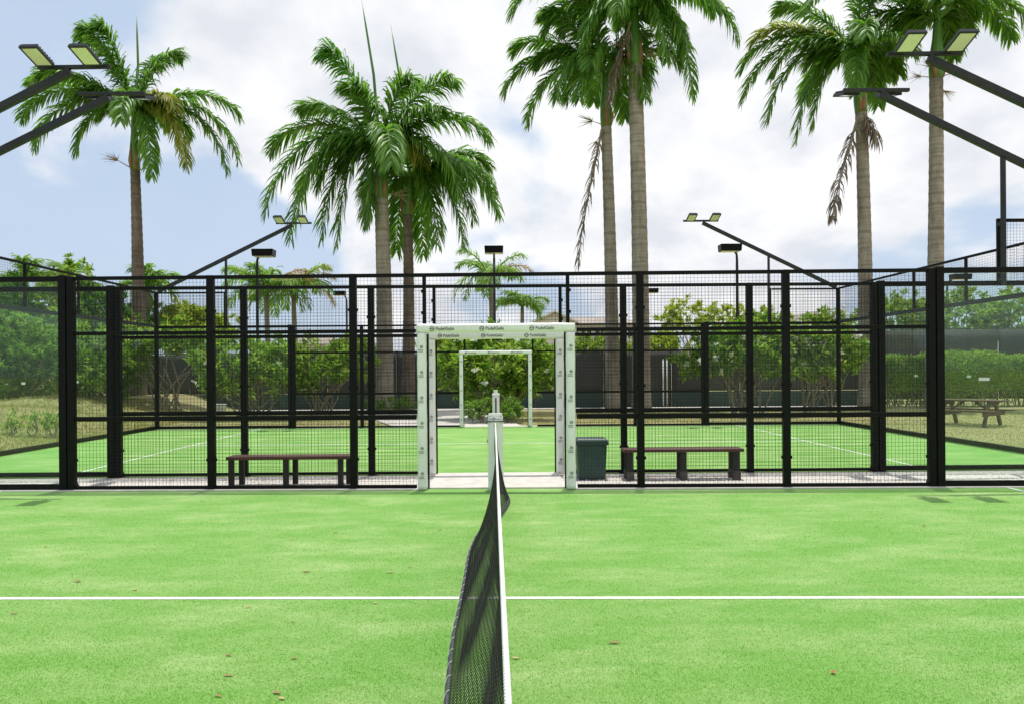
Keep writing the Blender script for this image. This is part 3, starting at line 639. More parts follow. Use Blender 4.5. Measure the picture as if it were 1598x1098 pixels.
# ------------------------------------------------------------------ palms
def frond_mesh(tip, m, seed, nl=118, ll=0.85, lw=0.082, droop=1.0, wind=(-0.12, 0, 0), arch=None, side_scale=1.0):
    r = np.random.default_rng(seed); tip = np.array(tip, float); L = np.linalg.norm(tip); h = np.array([tip[0], tip[1], 0.0]); z = tip[2]
    if arch is not None: k1, k2 = arch
    elif z > 0.35 * L: k1, k2 = z * 0.55 + 0.16 * L, z * 0.98 + 0.10 * L
    else: k1, k2 = 0.36 * L + 0.1 * z, z * 0.45 + 0.34 * L
    P0 = np.zeros(3); P1 = h * 0.28 + [0, 0, k1]; P2 = h * 0.88 + [0, 0, k2]; P3 = tip
    def bz(s): s = s[:, None]; return (1 - s) ** 3 * P0 + 3 * (1 - s) ** 2 * s * P1 + 3 * (1 - s) * s * s * P2 + s ** 3 * P3
    def bt(s): s = s[:, None]; return nrm(3 * (1 - s) ** 2 * (P1 - P0) + 6 * (1 - s) * s * (P2 - P1) + 3 * s * s * (P3 - P2) + 1e-6)
    s = np.linspace(0.13, 0.995, nl); s = np.repeat(s, 2) + r.normal(0, 0.004, nl * 2); s = np.clip(s, 0.1, 0.999); sg = np.tile([-1.0, 1.0], nl)[:, None]
    p = bz(s); T = bt(s); up = np.array([0, 0, 1.0]); S = nrm(np.cross(T, up) + np.array([1e-4, 0, 0])); N = np.cross(S, T)
    phi = r.uniform(-0.55, 0.75, len(s))[:, None]
    d = nrm((S * sg * np.cos(phi) + N * np.sin(phi)) * 0.8 + T * (0.55 + 0.45 * s[:, None]))
    prof = np.clip(0.62 + 2.2 * s * (1 - s) + 0.15 * s, 0, 1.12) * np.where(s > 0.9, 1 - (s - 0.9) * 3.5, 1) * r.uniform(0.82, 1.12, len(s)) * side_scale
    l = (ll * prof)[:, None]; g = np.array([wind[0], wind[1], -1.0])
    dr = droop * r.uniform(0.75, 1.25, len(s))[:, None]
    q1 = p + d * l * 0.34; d2 = nrm(d + g * 0.55 * dr); q2 = q1 + d2 * l * 0.34; d3 = nrm(d + g * 1.35 * dr); q3 = q2 + d3 * l * 0.32
    wv = nrm(np.cross(d, N) + r.normal(0, 0.35, d.shape)) * (lw / 2)
    n = len(s); V = np.empty((n, 7, 3)); V[:, 0] = p - wv * 0.5; V[:, 1] = p + wv * 0.5; V[:, 2] = q1 - wv; V[:, 3] = q1 + wv; V[:, 4] = q2 - wv * 0.8; V[:, 5] = q2 + wv * 0.8; V[:, 6] = q3
    b = np.arange(n)[:, None] * 7
    F = np.concatenate([b + [0, 1, 3], b + [0, 3, 2], b + [2, 3, 5], b + [2, 5, 4], b + [4, 5, 6]])
    V = V.reshape(-1, 3)
    # rachis
    ss = np.linspace(0, 0.98, 14); rp = bz(ss); mb = MB().tube([Vector(x) for x in rp], [0.055 * (1 - x) + 0.008 for x in ss], 5, False)
    rv = np.array(mb.v); rf = np.array([(a, b_, c_) for a, b_, c_, d_ in mb.f] + [(a, c_, d_) for a, b_, c_, d_ in mb.f]) + len(V)
    return npmesh('frond', np.vstack([V, rv]), np.vstack([F, rf]), m)

def palm(name, label, ub, Yp, trunk_top, crown, tips, r0, r1, seed, spear=None, old=(), young=(), dead=(), extra=5, bark='palm_bark', base_v=None, group='royal palms behind the courts', ll=0.85, upext=0, wind=(-0.12, 0, 0), flowers=(), sheath=True, shaft=True):
    B = W(ub, 600, Yp); B.z = zg(B.x, Yp); t = thing(name, label, 'palm tree', (B.x, Yp, B.z), 0, group)
    px = PX(Yp); rg_ = random.Random(seed)
    TT = W(*trunk_top, Yp) - B; CC = W(*crown, Yp) - B
    # trunk with swollen base, faint rings
    pts = []; rad = []; K = 60
    for i in range(K + 1):
        s = i / K; z = TT.z * s; bow = 0.05 * math.sin(s * math.pi) * rg_.choice((1, 1))
        pts.append((TT.x * s + bow, 0, z - (0.1 if i == 0 else 0))); rad.append(r0 * (1 - s) ** 1.2 * 1.0 + r1 * (1 - (1 - s) ** 1.2) + 0.16 * r0 * math.exp(-z / 0.5) + 0.012 * (i % 2))
    MB().tube(pts, rad, 14).build('trunk', bark, t, smooth=True)
    if shaft:
        pts = []; rad = []
        for i in range(13):
            s = i / 12; pts.append(TT + (CC - TT) * s + Vector((0, 0, -0.02 if i == 0 else 0))); rad.append(r1 * (1.05 + 0.28 * math.sin(min(1, s * 1.5) * math.pi) * (1 - s * 0.5)) * (1 - 0.45 * s))
        MB().tube(pts, rad, 12).build('crownshaft', 'crownshaft', t, smooth=True)
        if sheath:
            for k in range(2):
                a = rg_.uniform(-1.2, 1.2) - (0.5 if k else 0); x, y = math.sin(a) * r1 * 1.05, -math.cos(a) * r1 * 1.05
                MB().tube([TT + Vector((x * 0.9, y * 0.9, 0.0)), TT + Vector((x * 1.15, y * 1.15, 0.35)), TT + Vector((x * 1.0, y * 1.0, 0.8 + 0.3 * k))], [0.06, 0.09, 0.02], 7).build('leaf_sheath', 'sheath_brown', t, smooth=True)
    def add(tip, m, sd, **kw):
        place('frond', frond_mesh(tip, m, sd, ll=ll, wind=wind, **kw), t, CC + Vector((0, 0, -0.1)))
    k = 0
    for (u, v) in tips:
        dx, dz = (u - crown[0]) * px, -(v - crown[1]) * px; rr = math.hypot(dx, dz)
        dy = rg_.choice((-1, 1)) * rg_.uniform(0.2, 1.0) * math.sqrt(max(0.3, 4.6 ** 2 - min(rr, 4.4) ** 2)) * 0.5
        m = 'palm_leaf_old' if k in old else 'palm_leaf_young' if k in young else 'palm_leaf'
        add((dx, dy, dz), m, seed * 50 + k); k += 1
    for j in range(extra):
        a = (math.pi * (j + rg_.uniform(-0.3, 0.3)) / max(1, extra)) * 2 + 0.4; R_ = rg_.uniform(2.6, 3.7)
        add((math.cos(a) * R_ * 0.55, math.sin(a) * R_, rg_.uniform(-1.6, 1.2)), 'palm_leaf', seed * 50 + 30 + j)
    for j in range(upext):
        a = rg_.uniform(0, 6.28); add((math.cos(a) * 1.9, math.sin(a) * 1.9, rg_.uniform(1.6, 3.0)), 'palm_leaf', seed * 50 + 45 + j)
    if spear:
        T2 = W(*spear, Yp) - B; mid = (CC + T2) / 2 + Vector((0.12, 0, 0))
        MB().tube([CC, CC * 0.6 + mid * 0.4, mid, T2 * 0.6 + mid * 0.4, T2], [0.07, 0.065, 0.055, 0.04, 0.008], 6).build('spear_leaf', 'crownshaft', t, smooth=True)
    for (u0, v0, u1, v1, wl) in dead:
        A = W(u0, v0, Yp) - B; E_ = W(u1, v1, Yp) - B - A
        o = place('dead_frond', frond_mesh((E_.x, -0.3, E_.z), 'palm_leaf', seed * 50 + 49, nl=60, ll=wl * 1.9, lw=0.075, droop=2.2, arch=(E_.z * 0.25, E_.z * 0.7)), t, A + Vector((0, -r1, 0)))
        o.data.materials[0] = M['dead_frond']
    for (u, v, sz) in flowers:
        F_ = W(u, v, Yp) - B - TT; b = MB(); q = random.Random(int(u * 7 + v))
        for i in range(26):
            e = Vector((q.uniform(-1, 1), q.uniform(-0.6, 0.6), q.uniform(-0.9, 0.5))) * sz
            b.tube([TT * 1.0, TT + F_ * 0.7, TT + F_ + e], [0.025, 0.014, 0.004], 4, False)
        b.build('flower_stalk', 'inflorescence', t)
    return t

palm('royal_palm', 'royal palm with a slim dark brown trunk rising beside the grassy mound', 216, 31.0, (211, 266), (209, 180),
     [(124, 52), (172, 55), (258, 66), (41, 123), (45, 188), (78, 240), (139, 246), (357, 166), (365, 246), (345, 262), (303, 266), (255, 283), (290, 178), (150, 62), (232, 74), (100, 140)],
     0.31, 0.18, 1, spear=(213, 24), old=(12, 10), bark='palm_bark_brown', extra=4, ll=0.8, flowers=[(172, 244, 0.35), (238, 262, 0.25)])
palm('royal_palm', 'full crowned royal palm with a pale trunk and a long upright spear leaf', 600, 30.0, (595, 310), (593, 236),
     [(418, 225), (421, 335), (446, 368), (484, 318), (503, 374), (528, 382), (519, 92), (705, 140), (762, 222), (720, 318), (560, 150), (640, 130), (470, 160), (655, 250), (576, 350), (505, 300), (690, 190)],
     0.37, 0.27, 2, spear=(564, -2), old=(13,), young=(6,), extra=4, ll=1.0, flowers=[(570, 300, 0.5), (625, 300, 0.45)])
palm('royal_palm', 'royal palm with a darker trunk standing close behind the spear leafed palm', 636, 31.4, (636, 335), (640, 275),
     [(777, 328), (738, 345), (684, 384), (655, 388), (613, 384), (576, 352), (768, 300), (735, 300), (760, 250), (722, 380)],
     0.29, 0.19, 3, spear=(610, 40), extra=3, ll=1.0, bark='palm_bark_brown')
palm('royal_palm', 'royal palm with a long withered frond hanging down its slim trunk', 956, 31.2, (946, 197), (944, 112),
     [(787, 138), (803, 64), (823, 180), (864, 174), (897, 176), (1055, 108), (1008, 135), (850, 30), (1010, 30), (900, 15), (985, 160), (840, 90)],
     0.31, 0.215, 4, dead=[(938, 205, 900, 420, 0.35)], extra=5, upext=1, wind=(-0.3, 0, 0), flowers=[(915, 186, 0.4), (925, 230, 0.35)], ll=0.88)
palm('royal_palm', 'tallest royal palm with a thick pale trunk and vivid green crownshaft', 1001, 30.0, (991, 102), (990, 14),
     [(1139, 76), (1091, 136), (797, 28), (848, 40), (1062, 104), (905, 90), (900, -60), (1080, -50), (950, -110), (1130, -10), (880, 20), (1030, 110), (1020, -110)],
     0.37, 0.28, 5, extra=5, wind=(-0.2, 0, 0), ll=0.88, flowers=[(1022, 78, 0.5), (958, 60, 0.4)], dead=[(982, 40, 950, 165, 0.4)])
palm('royal_palm', 'windswept royal palm with a brown dead frond hanging beside its pale trunk', 1352, 31.2, (1344, 176), (1337, 92),
     [(1158, 156), (1160, 100), (1197, 186), (1246, 214), (1304, 166), (1180, 54), (1402, 140), (1425, 96), (1230, -10), (1340, -60), (1440, 10), (1200, 120), (1380, -30), (1275, 190)],
     0.32, 0.23, 6, old=(5,), dead=[(1335, 185, 1291, 346, 0.42), (1345, 180, 1356, 225, 0.4)], extra=5, wind=(-0.35, 0, 0), ll=0.88)
palm('royal_palm', 'royal palm with ragged brown flower stalks under its crown near the hedge', 1456, 30.5, (1461, 122), (1463, 30),
     [(1570, 66), (1597, 48), (1540, 20), (1400, 70), (1370, 20), (1360, -40), (1440, -110), (1520, -90), (1595, -30), (1430, 90), (1500, 80), (1340, 60), (1250, 20)],
     0.345, 0.25, 7, extra=5, wind=(-0.25, 0, 0), ll=0.88, flowers=[(1445, 95, 0.45), (1425, 118, 0.35), (1495, 112, 0.35), (1478, 150, 0.35)])

def coconut(label, ub, Yp, crown, R_, nf, seed, dry=0, trunk_r=0.16):
    B = W(ub, 600, Yp); B.z = zg(B.x, Yp); CC = W(*crown, Yp) - B; rg_ = random.Random(seed)
    t = thing('coconut_palm', label, 'palm tree', B, 0, 'small coconut palms in the background')
    MB().tube([(CC.x * s ** 1.5, 0, CC.z * s - (0.1 if s == 0 else 0)) for s in [i / 10 for i in range(11)]], [trunk_r * (1.25 - 0.5 * i / 10) for i in range(11)], 8).build('trunk', 'bark_twig', t, smooth=True)
    for k in range(nf):
        a = 2 * math.pi * k / nf * 1.0 + rg_.uniform(-0.3, 0.3); el = rg_.uniform(-0.55, 0.75)
        tip = (math.cos(a) * R_ * math.cos(el), math.sin(a) * R_ * 0.8 * math.cos(el), math.sin(el) * R_)
        place('frond', frond_mesh(tip, 'coconut_dry' if k < dry else 'coconut_leaf', seed * 31 + k, nl=34, ll=0.7, lw=0.075, wind=(-0.1, 0, 0)), t, CC)
coconut('coconut palm beside the middle light pole behind the doorway', 771, 45, (765, 436), 2.5, 15, 11, dry=1)
coconut('short coconut palm with lopsided crown next to the far house', 815, 50, (815, 480), 1.7, 11, 12)
coconut('clump forming coconut palm beside the light pole and shrubs', 420, 42, (415, 460), 2.7, 17, 13, dry=2)
coconut('coconut palm with dry lower fronds leaning by the light pole', 462, 43, (458, 458), 2.6, 17, 14, dry=3)
coconut('coconut palm half hidden behind the leafy shrubs by the slope', 120, 36, (112, 448), 1.7, 10, 15)
coconut('feathery young palm poking above the mound shrubs', 38, 36, (40, 440), 1.5, 9, 16)
coconut('young palm poking out behind the dark palm trunk', 228, 37, (230, 452), 1.5, 10, 17)

# ------------------------------------------------------------------ shrubs, hedges, trees
def leaf_V(P, D, U, l, w, fold=0.18):
    D = nrm(D); S = nrm(np.cross(D, U)); N = np.cross(S, D); l = l[:, None]; w = w[:, None]
    n = len(P); V = np.empty((n, 4, 3)); V[:, 0] = P; V[:, 1] = P + D * l * 0.55 + S * w * 0.5 + N * w * fold; V[:, 2] = P + D * l - N * l * 0.12; V[:, 3] = P + D * l * 0.55 - S * w * 0.5 + N * w * fold
    b = np.arange(n)[:, None] * 4; return V.reshape(-1, 3), np.concatenate([b + [0, 1, 2], b + [0, 2, 3]])
def shrub(name, label, cat, X, Y, rad, zc, nclump, per, ll, lw, m, seed, group=None, stems=7, flowers=0, fmat='flower_white', gap=0.0, bottom=-0.6, flat=0.0, trunk_h=None, up=0.35, fsize=0.13):
    """leaf rosettes on an uneven ellipsoid, on stems that rise from one foot"""
    r = np.random.default_rng(seed); z0 = zg(X, Y)
    t = thing(name, label, cat, (X, Y, z0), 0, group)
    d = nrm(r.normal(size=(nclump * 3, 3))); d = d[d[:, 2] > bottom][:nclump]
    lump = 1 + 0.16 * np.sin(d[:, 0] * 5 + seed) + 0.14 * np.sin(d[:, 2] * 6 + d[:, 1] * 4 + seed * 2) + 0.07 * np.sin(d[:, 0] * 13 + d[:, 2] * 11)
    rr = (r.uniform(0.25, 1, len(d)) ** 0.45) * lump
    C = d * rr[:, None] * np.array(rad); C[:, 2] = np.where(C[:, 2] > 0, C[:, 2] * (1 - flat * 0.3), C[:, 2]); C[:, 2] += zc
    C[:, 2] = np.maximum(C[:, 2], 0.12)
    if gap:
        g = np.sin(C[:, 0] * 2.7 + seed) + np.sin(C[:, 2] * 3.4 + seed * 1.7) + np.sin(C[:, 1] * 2.1); C = C[g < (1.9 - gap * 2)]
    n = len(C) * per; P = np.repeat(C, per, 0) + r.normal(0, ll * 0.18, (n, 3)); dd = np.repeat(nrm(C - [0, 0, zc * 0.6]), per, 0)
    D = nrm(r.normal(size=(n, 3)) * 0.9 + dd * 0.5 + [0, 0, up]); U = nrm(np.array([0, 0, 1.0]) + r.normal(0, 0.5, (n, 3)))
    V, F = leaf_V(P, D, U, ll * r.uniform(0.65, 1.2, n), lw * r.uniform(0.75, 1.2, n))
    stuff(place('foliage', npmesh('foliage', V, F, m), t))
    b = MB(); rs = random.Random(seed); ext = max(rad[0], rad[1])
    if trunk_h:
        b.tube([(0, 0, -0.1), (0.03, 0, trunk_h * 0.5), (0, 0.03, trunk_h)], [0.05 * ext, 0.04 * ext, 0.035 * ext], 7)
    zs = trunk_h or -0.06
    pick = r.permutation(len(C))[:stems * 2]
    for i in pick:
        e = C[i]; m1 = Vector((e[0] * 0.25 + rs.uniform(-.08, .08), e[1] * 0.25, zs + (e[2] - zs) * 0.35)); m2 = Vector((e[0] * 0.65 + rs.uniform(-.12, .12), e[1] * 0.65, zs + (e[2] - zs) * 0.7))
        k = 0.006 * ext + 0.011
        fx_ = rs.uniform(-.3, .3) * ext if not trunk_h else rs.uniform(-.05, .05); m1.x += fx_ * 0.8 + rs.uniform(-.1, .1); b.tube([(fx_, rs.uniform(-.06, .06), zs), m1, m2, tuple(e)], [k * 1.5, k * 1.2, k, k * 0.5], 5, False)
    b.build('stem', 'bark_twig', t, smooth=True)
    if flowers:
        fb = MB(); q = random.Random(seed + 5)
        for k in range(7):
            c0 = Vector((q.uniform(-.6, .6), q.uniform(-.6, .6), q.uniform(-.3, .6))) * fsize
            for j in range(5):
                a = j * 1.257 + q.uniform(0, 1); e = Vector((math.cos(a), math.sin(a) * 0.7, 0.35 * math.sin(a * 2))) * fsize * 0.55; sdv = Vector((-e.y, e.x, 0.01)) * 0.45
                fb.loop([c0, c0 + e * 0.6 + sdv, c0 + e, c0 + e * 0.6 - sdv])
        fm = fb.mesh('flower_cluster', fmat)
        vis = [i for i in r.permutation(len(C)) if C[i][1] < 0.1 * rad[1] and np.linalg.norm((C[i] - [0, 0, zc]) / np.array(rad)) > 0.75][:flowers]
        for i in vis:
            e = Vector(C[i]); dv = (e - Vector((0, 0, zc))).normalized(); place('flower_cluster', fm, t, e + dv * 0.22 + Vector((0, -0.22, 0.06)), (q.uniform(0, 1), q.uniform(-.4, .4), q.uniform(0, 6)))
    return t
def at(u, Y): return W(u, 600, Y).x
PG = 'flowering shrubs behind the second court'
shrub('flowering_shrub', 'dense green shrub with white blossoms framed by the small distant doorway', 'shrub', at(772, 25.2), 25.2, (2.2, 1.3, 1.35), 1.75, 420, 22, 0.28, 0.095, 'plumeria_leaf', 21, PG, stems=9, flowers=18, bottom=-0.9, gap=0.08)
shrub('flowering_shrub', 'open crooked stemmed leafy shrub between fence posts near the pale trunks', 'shrub', at(505, 27.0), 27.0, (1.55, 1.1, 1.05), 1.8, 150, 17, 0.27, 0.085, 'plumeria_leaf', 22, PG, stems=8, gap=0.25)
shrub('flowering_shrub', 'broad bushy shrub behind the reddish bench with pale blossoms', 'shrub', at(395, 26.5), 26.5, (2.1, 1.2, 1.25), 1.65, 290, 20, 0.28, 0.09, 'plumeria_leaf', 23, PG, stems=9, flowers=10, bottom=-0.6, gap=0.22)
shrub('flowering_shrub', 'bright leafy shrub with red blossoms beside the dark palm trunk', 'shrub', at(262, 28.0), 28.0, (2.0, 1.2, 0.95), 2.45, 200, 20, 0.28, 0.09, 'plumeria_leaf', 24, PG, stems=7, flowers=8, fmat='flower_red', bottom=-0.4, gap=0.1, fsize=0.09)
shrub('flowering_shrub', 'large spreading shrub dotted with white blossoms behind the brown bench', 'shrub', at(1165, 26.5), 26.5, (2.25, 1.3, 1.3), 2.2, 420, 22, 0.28, 0.09, 'plumeria_leaf', 25, PG, stems=9, flowers=22, bottom=-0.6, gap=0.12)
shrub('flowering_shrub', 'white blossomed shrub against the back corner of the second court', 'shrub', at(1275, 27.0), 27.0, (1.8, 1.2, 1.3), 2.1, 340, 22, 0.28, 0.09, 'plumeria_leaf', 26, PG, stems=8, flowers=18, bottom=-0.6, gap=0.12)
shrub('low_shrub', 'low round green bush at the foot of the doorway shrub, path side', 'shrub', at(752, 23.3), 23.3, (0.5, 0.4, 0.42), 0.42, 70, 16, 0.13, 0.04, 'shrub_leaf', 31, 'low bushes under the shrubs', stems=4)
shrub('low_shrub', 'low round green bush at the foot of the doorway shrub, mulch side', 'shrub', at(795, 23.5), 23.5, (0.5, 0.4, 0.36), 0.36, 70, 16, 0.13, 0.04, 'shrub_leaf', 32, 'low bushes under the shrubs', stems=4)
shrub('low_shrub', 'low spreading bush around the foot of the paired pale palm trunks', 'shrub', at(612, 29.2), 28.8, (1.3, 0.5, 0.35), 0.36, 90, 14, 0.16, 0.04, 'shrub_leaf', 33, 'low bushes under the shrubs', stems=4)
# left bank of shrubs on the mound
LB = 'shrubs on the grassy mound'
for i, (u, Y, rx, rz, zc, mm, lab) in enumerate([
    (20, 24.5, 2.0, 1.5, 1.35, 'shrub_leaf', 'glossy mid green shrub on the mound seen through the glass'),
    (100, 26.0, 1.9, 1.5, 1.35, 'plumeria_leaf', 'lighter green bushy shrub on the mound behind the thick corner post'),
    (165, 28.0, 1.6, 1.6, 1.5, 'shrub_leaf', 'upright green shrub between the mound and the dark palm trunk'),
    (-70, 25.5, 2.3, 1.8, 1.7, 'dark_leaf', 'dark leafy shrub at the outer end of the mound')]):
    shrub('mound_shrub', lab, 'shrub', at(u, Y), Y, (rx, 1.2, rz), zc, 420, 22, 0.20, 0.065, mm, 40 + i, LB, stems=5, bottom=-0.95)
for i, (u, Y, rx, rz, zc, mm, lab) in enumerate([
    (-10, 33, 3.0, 2.6, 2.7, 'dark_leaf', 'tall dense dark tree rising behind the mound shrubs'),
    (90, 34, 2.6, 2.5, 2.8, 'hedge_leaf', 'tall bright green tree behind the mound shrubs'),
    (165, 35, 2.4, 2.3, 2.7, 'dark_leaf', 'rounded green tree behind the dark palm trunk'),
    (295, 38, 2.2, 1.2, 3.1, 'yellow_leaf', 'yellowish low tree beyond the windscreen near the dark palm')]):
    shrub('background_tree', lab, 'tree', at(u, Y), Y, (rx, 1.6, rz), zc, 480, 20, 0.26, 0.10, mm, 50 + i, 'trees behind the windscreens', stems=7, bottom=-0.95, trunk_h=0.8)
# trees behind the windscreen
for i, (u, Y, rx, rz, zc, mm, lab, fl) in enumerate([
    (1090, 46, 3.1, 2.1, 4.5, 'yellow_leaf', 'flat topped yellow green tree above the windscreen by the light pole', 1.0),
    (1180, 47, 2.2, 1.7, 4.3, 'yellow_leaf', 'smaller flat topped yellowish tree behind the white blossomed shrub', 1.0),
    (1025, 42, 1.2, 0.9, 2.9, 'yellow_leaf', 'thin yellowish sapling behind the tallest palm trunk', 0.0),
    (700, 44, 1.6, 1.0, 3.0, 'yellow_leaf', 'sparse olive bush above the windscreen behind the doorway', 0.0),
    (930, 40, 2.6, 0.8, 2.7, 'hedge_leaf', 'row of low greenery topping the windscreen behind the bin', 0.5),
    (555, 44, 1.8, 1.0, 2.7, 'hedge_leaf', 'bright low tree above the windscreen beside the pale palm trunk', 0.0)]):
    shrub('background_tree', lab, 'tree', at(u, Y), Y, (rx, 1.4, rz), zc, 230, 18, 0.26, 0.10, mm, 60 + i, 'trees behind the windscreens', stems=7, flat=fl, bottom=-0.6, gap=0.12 if mm == 'yellow_leaf' else 0, trunk_h=1.2)
for i, (u, Y, rx, rz, zc, lab) in enumerate([
    (1395, 44, 2.8, 1.7, 4.2, 'green tree crown behind the dark windscreen beside the thick corner post'),
    (1490, 45, 3.2, 1.9, 4.5, 'rounded green tree above the windscreen over the picnic table'),
    (1600, 45, 3.2, 1.9, 4.5, 'green tree above the windscreen past the picnic table')]):
    shrub('background_tree', lab, 'tree', at(u, Y), Y, (rx, 1.8, rz), zc, 420, 18, 0.26, 0.10, 'hedge_leaf', 70 + i, 'trees behind the windscreens', stems=7, bottom=-0.8, trunk_h=1.4)
# clipped hedge
def hedge(label, x0, x1, y0, y1, h, seed, n):
    r = np.random.default_rng(seed); t = thing('clipped_hedge', label, 'hedge', ((x0 + x1) / 2, (y0 + y1) / 2, -0.03)); a, b_ = (x1 - x0) / 2, (y1 - y0) / 2
    sel = r.uniform(0, 1, n); P = np.empty((n, 3)); N = np.zeros((n, 3))
    top = sel < 0.38; fr_ = (sel >= 0.38) & (sel < 0.86); sd = sel >= 0.86
    P[:, 0] = r.uniform(-a, a, n); P[:, 1] = r.uniform(-b_, b_, n); P[:, 2] = h * r.uniform(0, 1, n) ** 0.85
    P[top, 2] = h; N[top, 2] = 1; P[fr_, 1] = -b_; N[fr_, 1] = -1; s = np.sign(P[sd, 0]); P[sd, 0] = s * a; N[sd, 0] = s
    und = 0.10 * np.sin(P[:, 0] * 1.1) + 0.07 * np.sin(P[:, 0] * 3.1 + P[:, 2] * 2.3) + r.normal(0, 0.07, n); P += N * und[:, None]
    keep = (P[:, 2] > 0.6 + 0.25 * np.sin(P[:, 0] * 1.7) + 0.15 * np.sin(P[:, 0] * 4.3)) | (r.uniform(0, 1, n) < 0.3); P = P[keep]; N = N[keep]; n = len(P)
    D = nrm(N * 0.5 + r.normal(0, 0.8, (n, 3)) + [0, 0, 0.35]); U = nrm(N + r.normal(0, 0.6, (n, 3)))
    V, F = leaf_V(P, D, U, r.uniform(0.07, 0.16, n), r.uniform(0.035, 0.07, n)); stuff(place('foliage', npmesh('foliage', V, F, 'hedge_leaf'), t))
    # inner mass and bare stems
    c = MB(); c.box(-a + 0.18, a - 0.18, -b_ + 0.2, b_ - 0.2, 0.7, h - 0.14); c.build('inner_growth', 'hedge_leaf', t)
    sb = MB(); q = random.Random(seed)
    for k in range(int((x1 - x0) * 14)):
        x = q.uniform(-a, a); y = q.uniform(-b_, b_) ; sb.tube([(x, y, 0), (x + q.uniform(-.2, .2), y + q.uniform(-.1, .1), 0.6), (x + q.uniform(-.4, .4), y, 1.3)], [0.025, 0.018, 0.008], 4, False)
    stuff(sb.build('bare_stems', 'bark_twig', t)); return t
hx = at(1385, 31.5)
hedge('long clipped green hedge behind the picnic table', hx, hx + 15, 31.3, 32.7, 2.1, 81, 42000)

# ------------------------------------------------------------------ windscreen fences
def windscreen(label, a, b, h, green=True, step=3.0, cloth='screen_dark'):
    a, b = Vector((*a, 0)), Vector((*b, 0)); d = (b - a); L = d.length; rz = math.atan2(d.y, d.x)
    t = thing('windscreen_fence', label, 'fence', (a.x, a.y, -0.03), rz, 'tennis court windscreen fences'); n = max(1, round(L / step))
    for i in range(n + 1):
        x = L * i / n; MB().tube([(x, 0, -0.05), (x, 0, h + 0.08)], 0.035, 8).build('post', 'graphite_steel', t)
    for i in range(n):
        x0, x1 = L * i / n + 0.036, L * (i + 1) / n - 0.036
        MB().tube([(x0, 0, h), (x1, 0, h)], 0.022, 6).build('rail', 'graphite_steel', t)
        # slack cloth panel
        K = 10; J = 6; z0 = 0.72 if green else 0.1; V = []; F = []
        for i2 in range(K + 1):
            for j in range(J + 1):
                s, q = i2 / K, j / J; V.append((x0 + (x1 - x0) * s, -0.045 + 0.05 * math.sin(s * math.pi) * math.sin(q * math.pi) * math.sin(i * 2.1 + s * 5), z0 + (h - 0.03 - z0) * q - 0.03 * math.sin(s * math.pi) * (q == 1)))
        for i2 in range(K):
            for j in range(J): k = i2 * (J + 1) + j; F.append((k, k + J + 1, k + J + 2, k + 1))
        o = place('screen_cloth', npmesh('screen_cloth', V, F, cloth, True), t); sm_ = o.modifiers.new('thick', 'SOLIDIFY'); sm_.thickness = 0.004
        if green: MB().box(x0, x1, -0.02, -0.012, 0.02, 0.70).build('lower_screen', 'screen_green', t)
    return t
windscreen('long dark windscreen fence running behind the palm trunks', (at(190, 32.7), 32.75), (at(1366, 32.7), 32.75), 2.5)
windscreen('dark windscreen fence seen above the clipped hedge', (at(1366, 38), 37.5), (at(1366, 38) + 20, 36.2), 3.6, green=False)

# ------------------------------------------------------------------ tall light poles of the tennis courts
def light_pole(label, u, v, Y, side, wpx):
    T = W(u, v, Y); B = Vector((T.x, Y, 0)); h = T.z
    t = thing('light_pole', label, 'light pole', (B.x, Y, -0.03), 0, 'box headed light poles of the tennis courts')
    if side:
        MB().tube([(0, 0, 0), (0, 0, h - 0.8), (0, 0, h - 0.45), (side * 0.05, -0.1, h - 0.2), (side * 0.2, -0.25, h - 0.08), (side * 0.4, -0.32, h - 0.06)], [0.085, 0.07, 0.06, 0.055, 0.05, 0.05], 10).build('pole', 'graphite_steel', t, smooth=True)
        x0, x1 = sorted((-side * 0.02, side * wpx * PX(Y)))
    else:
        MB().tube([(0, 0, 0), (0, 0, h - 0.3)], [0.085, 0.06], 10).build('pole', 'graphite_steel', t, smooth=True)
        MB().tube([(0, 0, h - 0.5), (0, -0.1, h - 0.2), (0, -0.3, h - 0.1)], 0.05, 8).build('neck', 'graphite_steel', t, smooth=True)
        x0, x1 = -wpx / 2 * PX(Y), wpx / 2 * PX(Y)
    o = MB().hexa([(x0 + 0.02, -0.75, h - 0.13), (x1 - 0.02, -0.75, h - 0.13), (x1 - 0.02, -0.2, h - 0.13), (x0 + 0.02, -0.2, h - 0.13), (x0, -0.78, h + 0.2), (x1, -0.78, h + 0.2), (x1, -0.17, h + 0.2), (x0, -0.17, h + 0.2)]).build('lamp_head', 'black_steel', t, bevel=0.015)
    MB().box(x0 + 0.06, x1 - 0.06, -0.70, -0.25, h - 0.145, h - 0.131).build('lens', 'lamp_lens', o)
    MB().box(-0.14, 0.14, -0.14, 0.14, 0, 0.04).build('base_plate', 'graphite_steel', t)
light_pole('tall light pole with boxy lamp head beside the coconut palm clump', 401, 398, 36, 1, 32)
light_pole('tall light pole with boxy lamp head rising in line with the doorways', 771, 393, 36, 0, 29)
light_pole('tall light pole with boxy lamp head near the flat topped trees', 1150, 390, 36, -1, 32)
light_pole('farther light pole glimpsed beside the pale palm trunk', 541, 459, 56, -1, 18)
light_pole('farther light pole glimpsed beside the tallest palm trunk', 1008, 455, 56, 1, 17)
light_pole('light pole with boxy lamp head above the trees over the hedge', 1478, 434, 46, 1, 28)

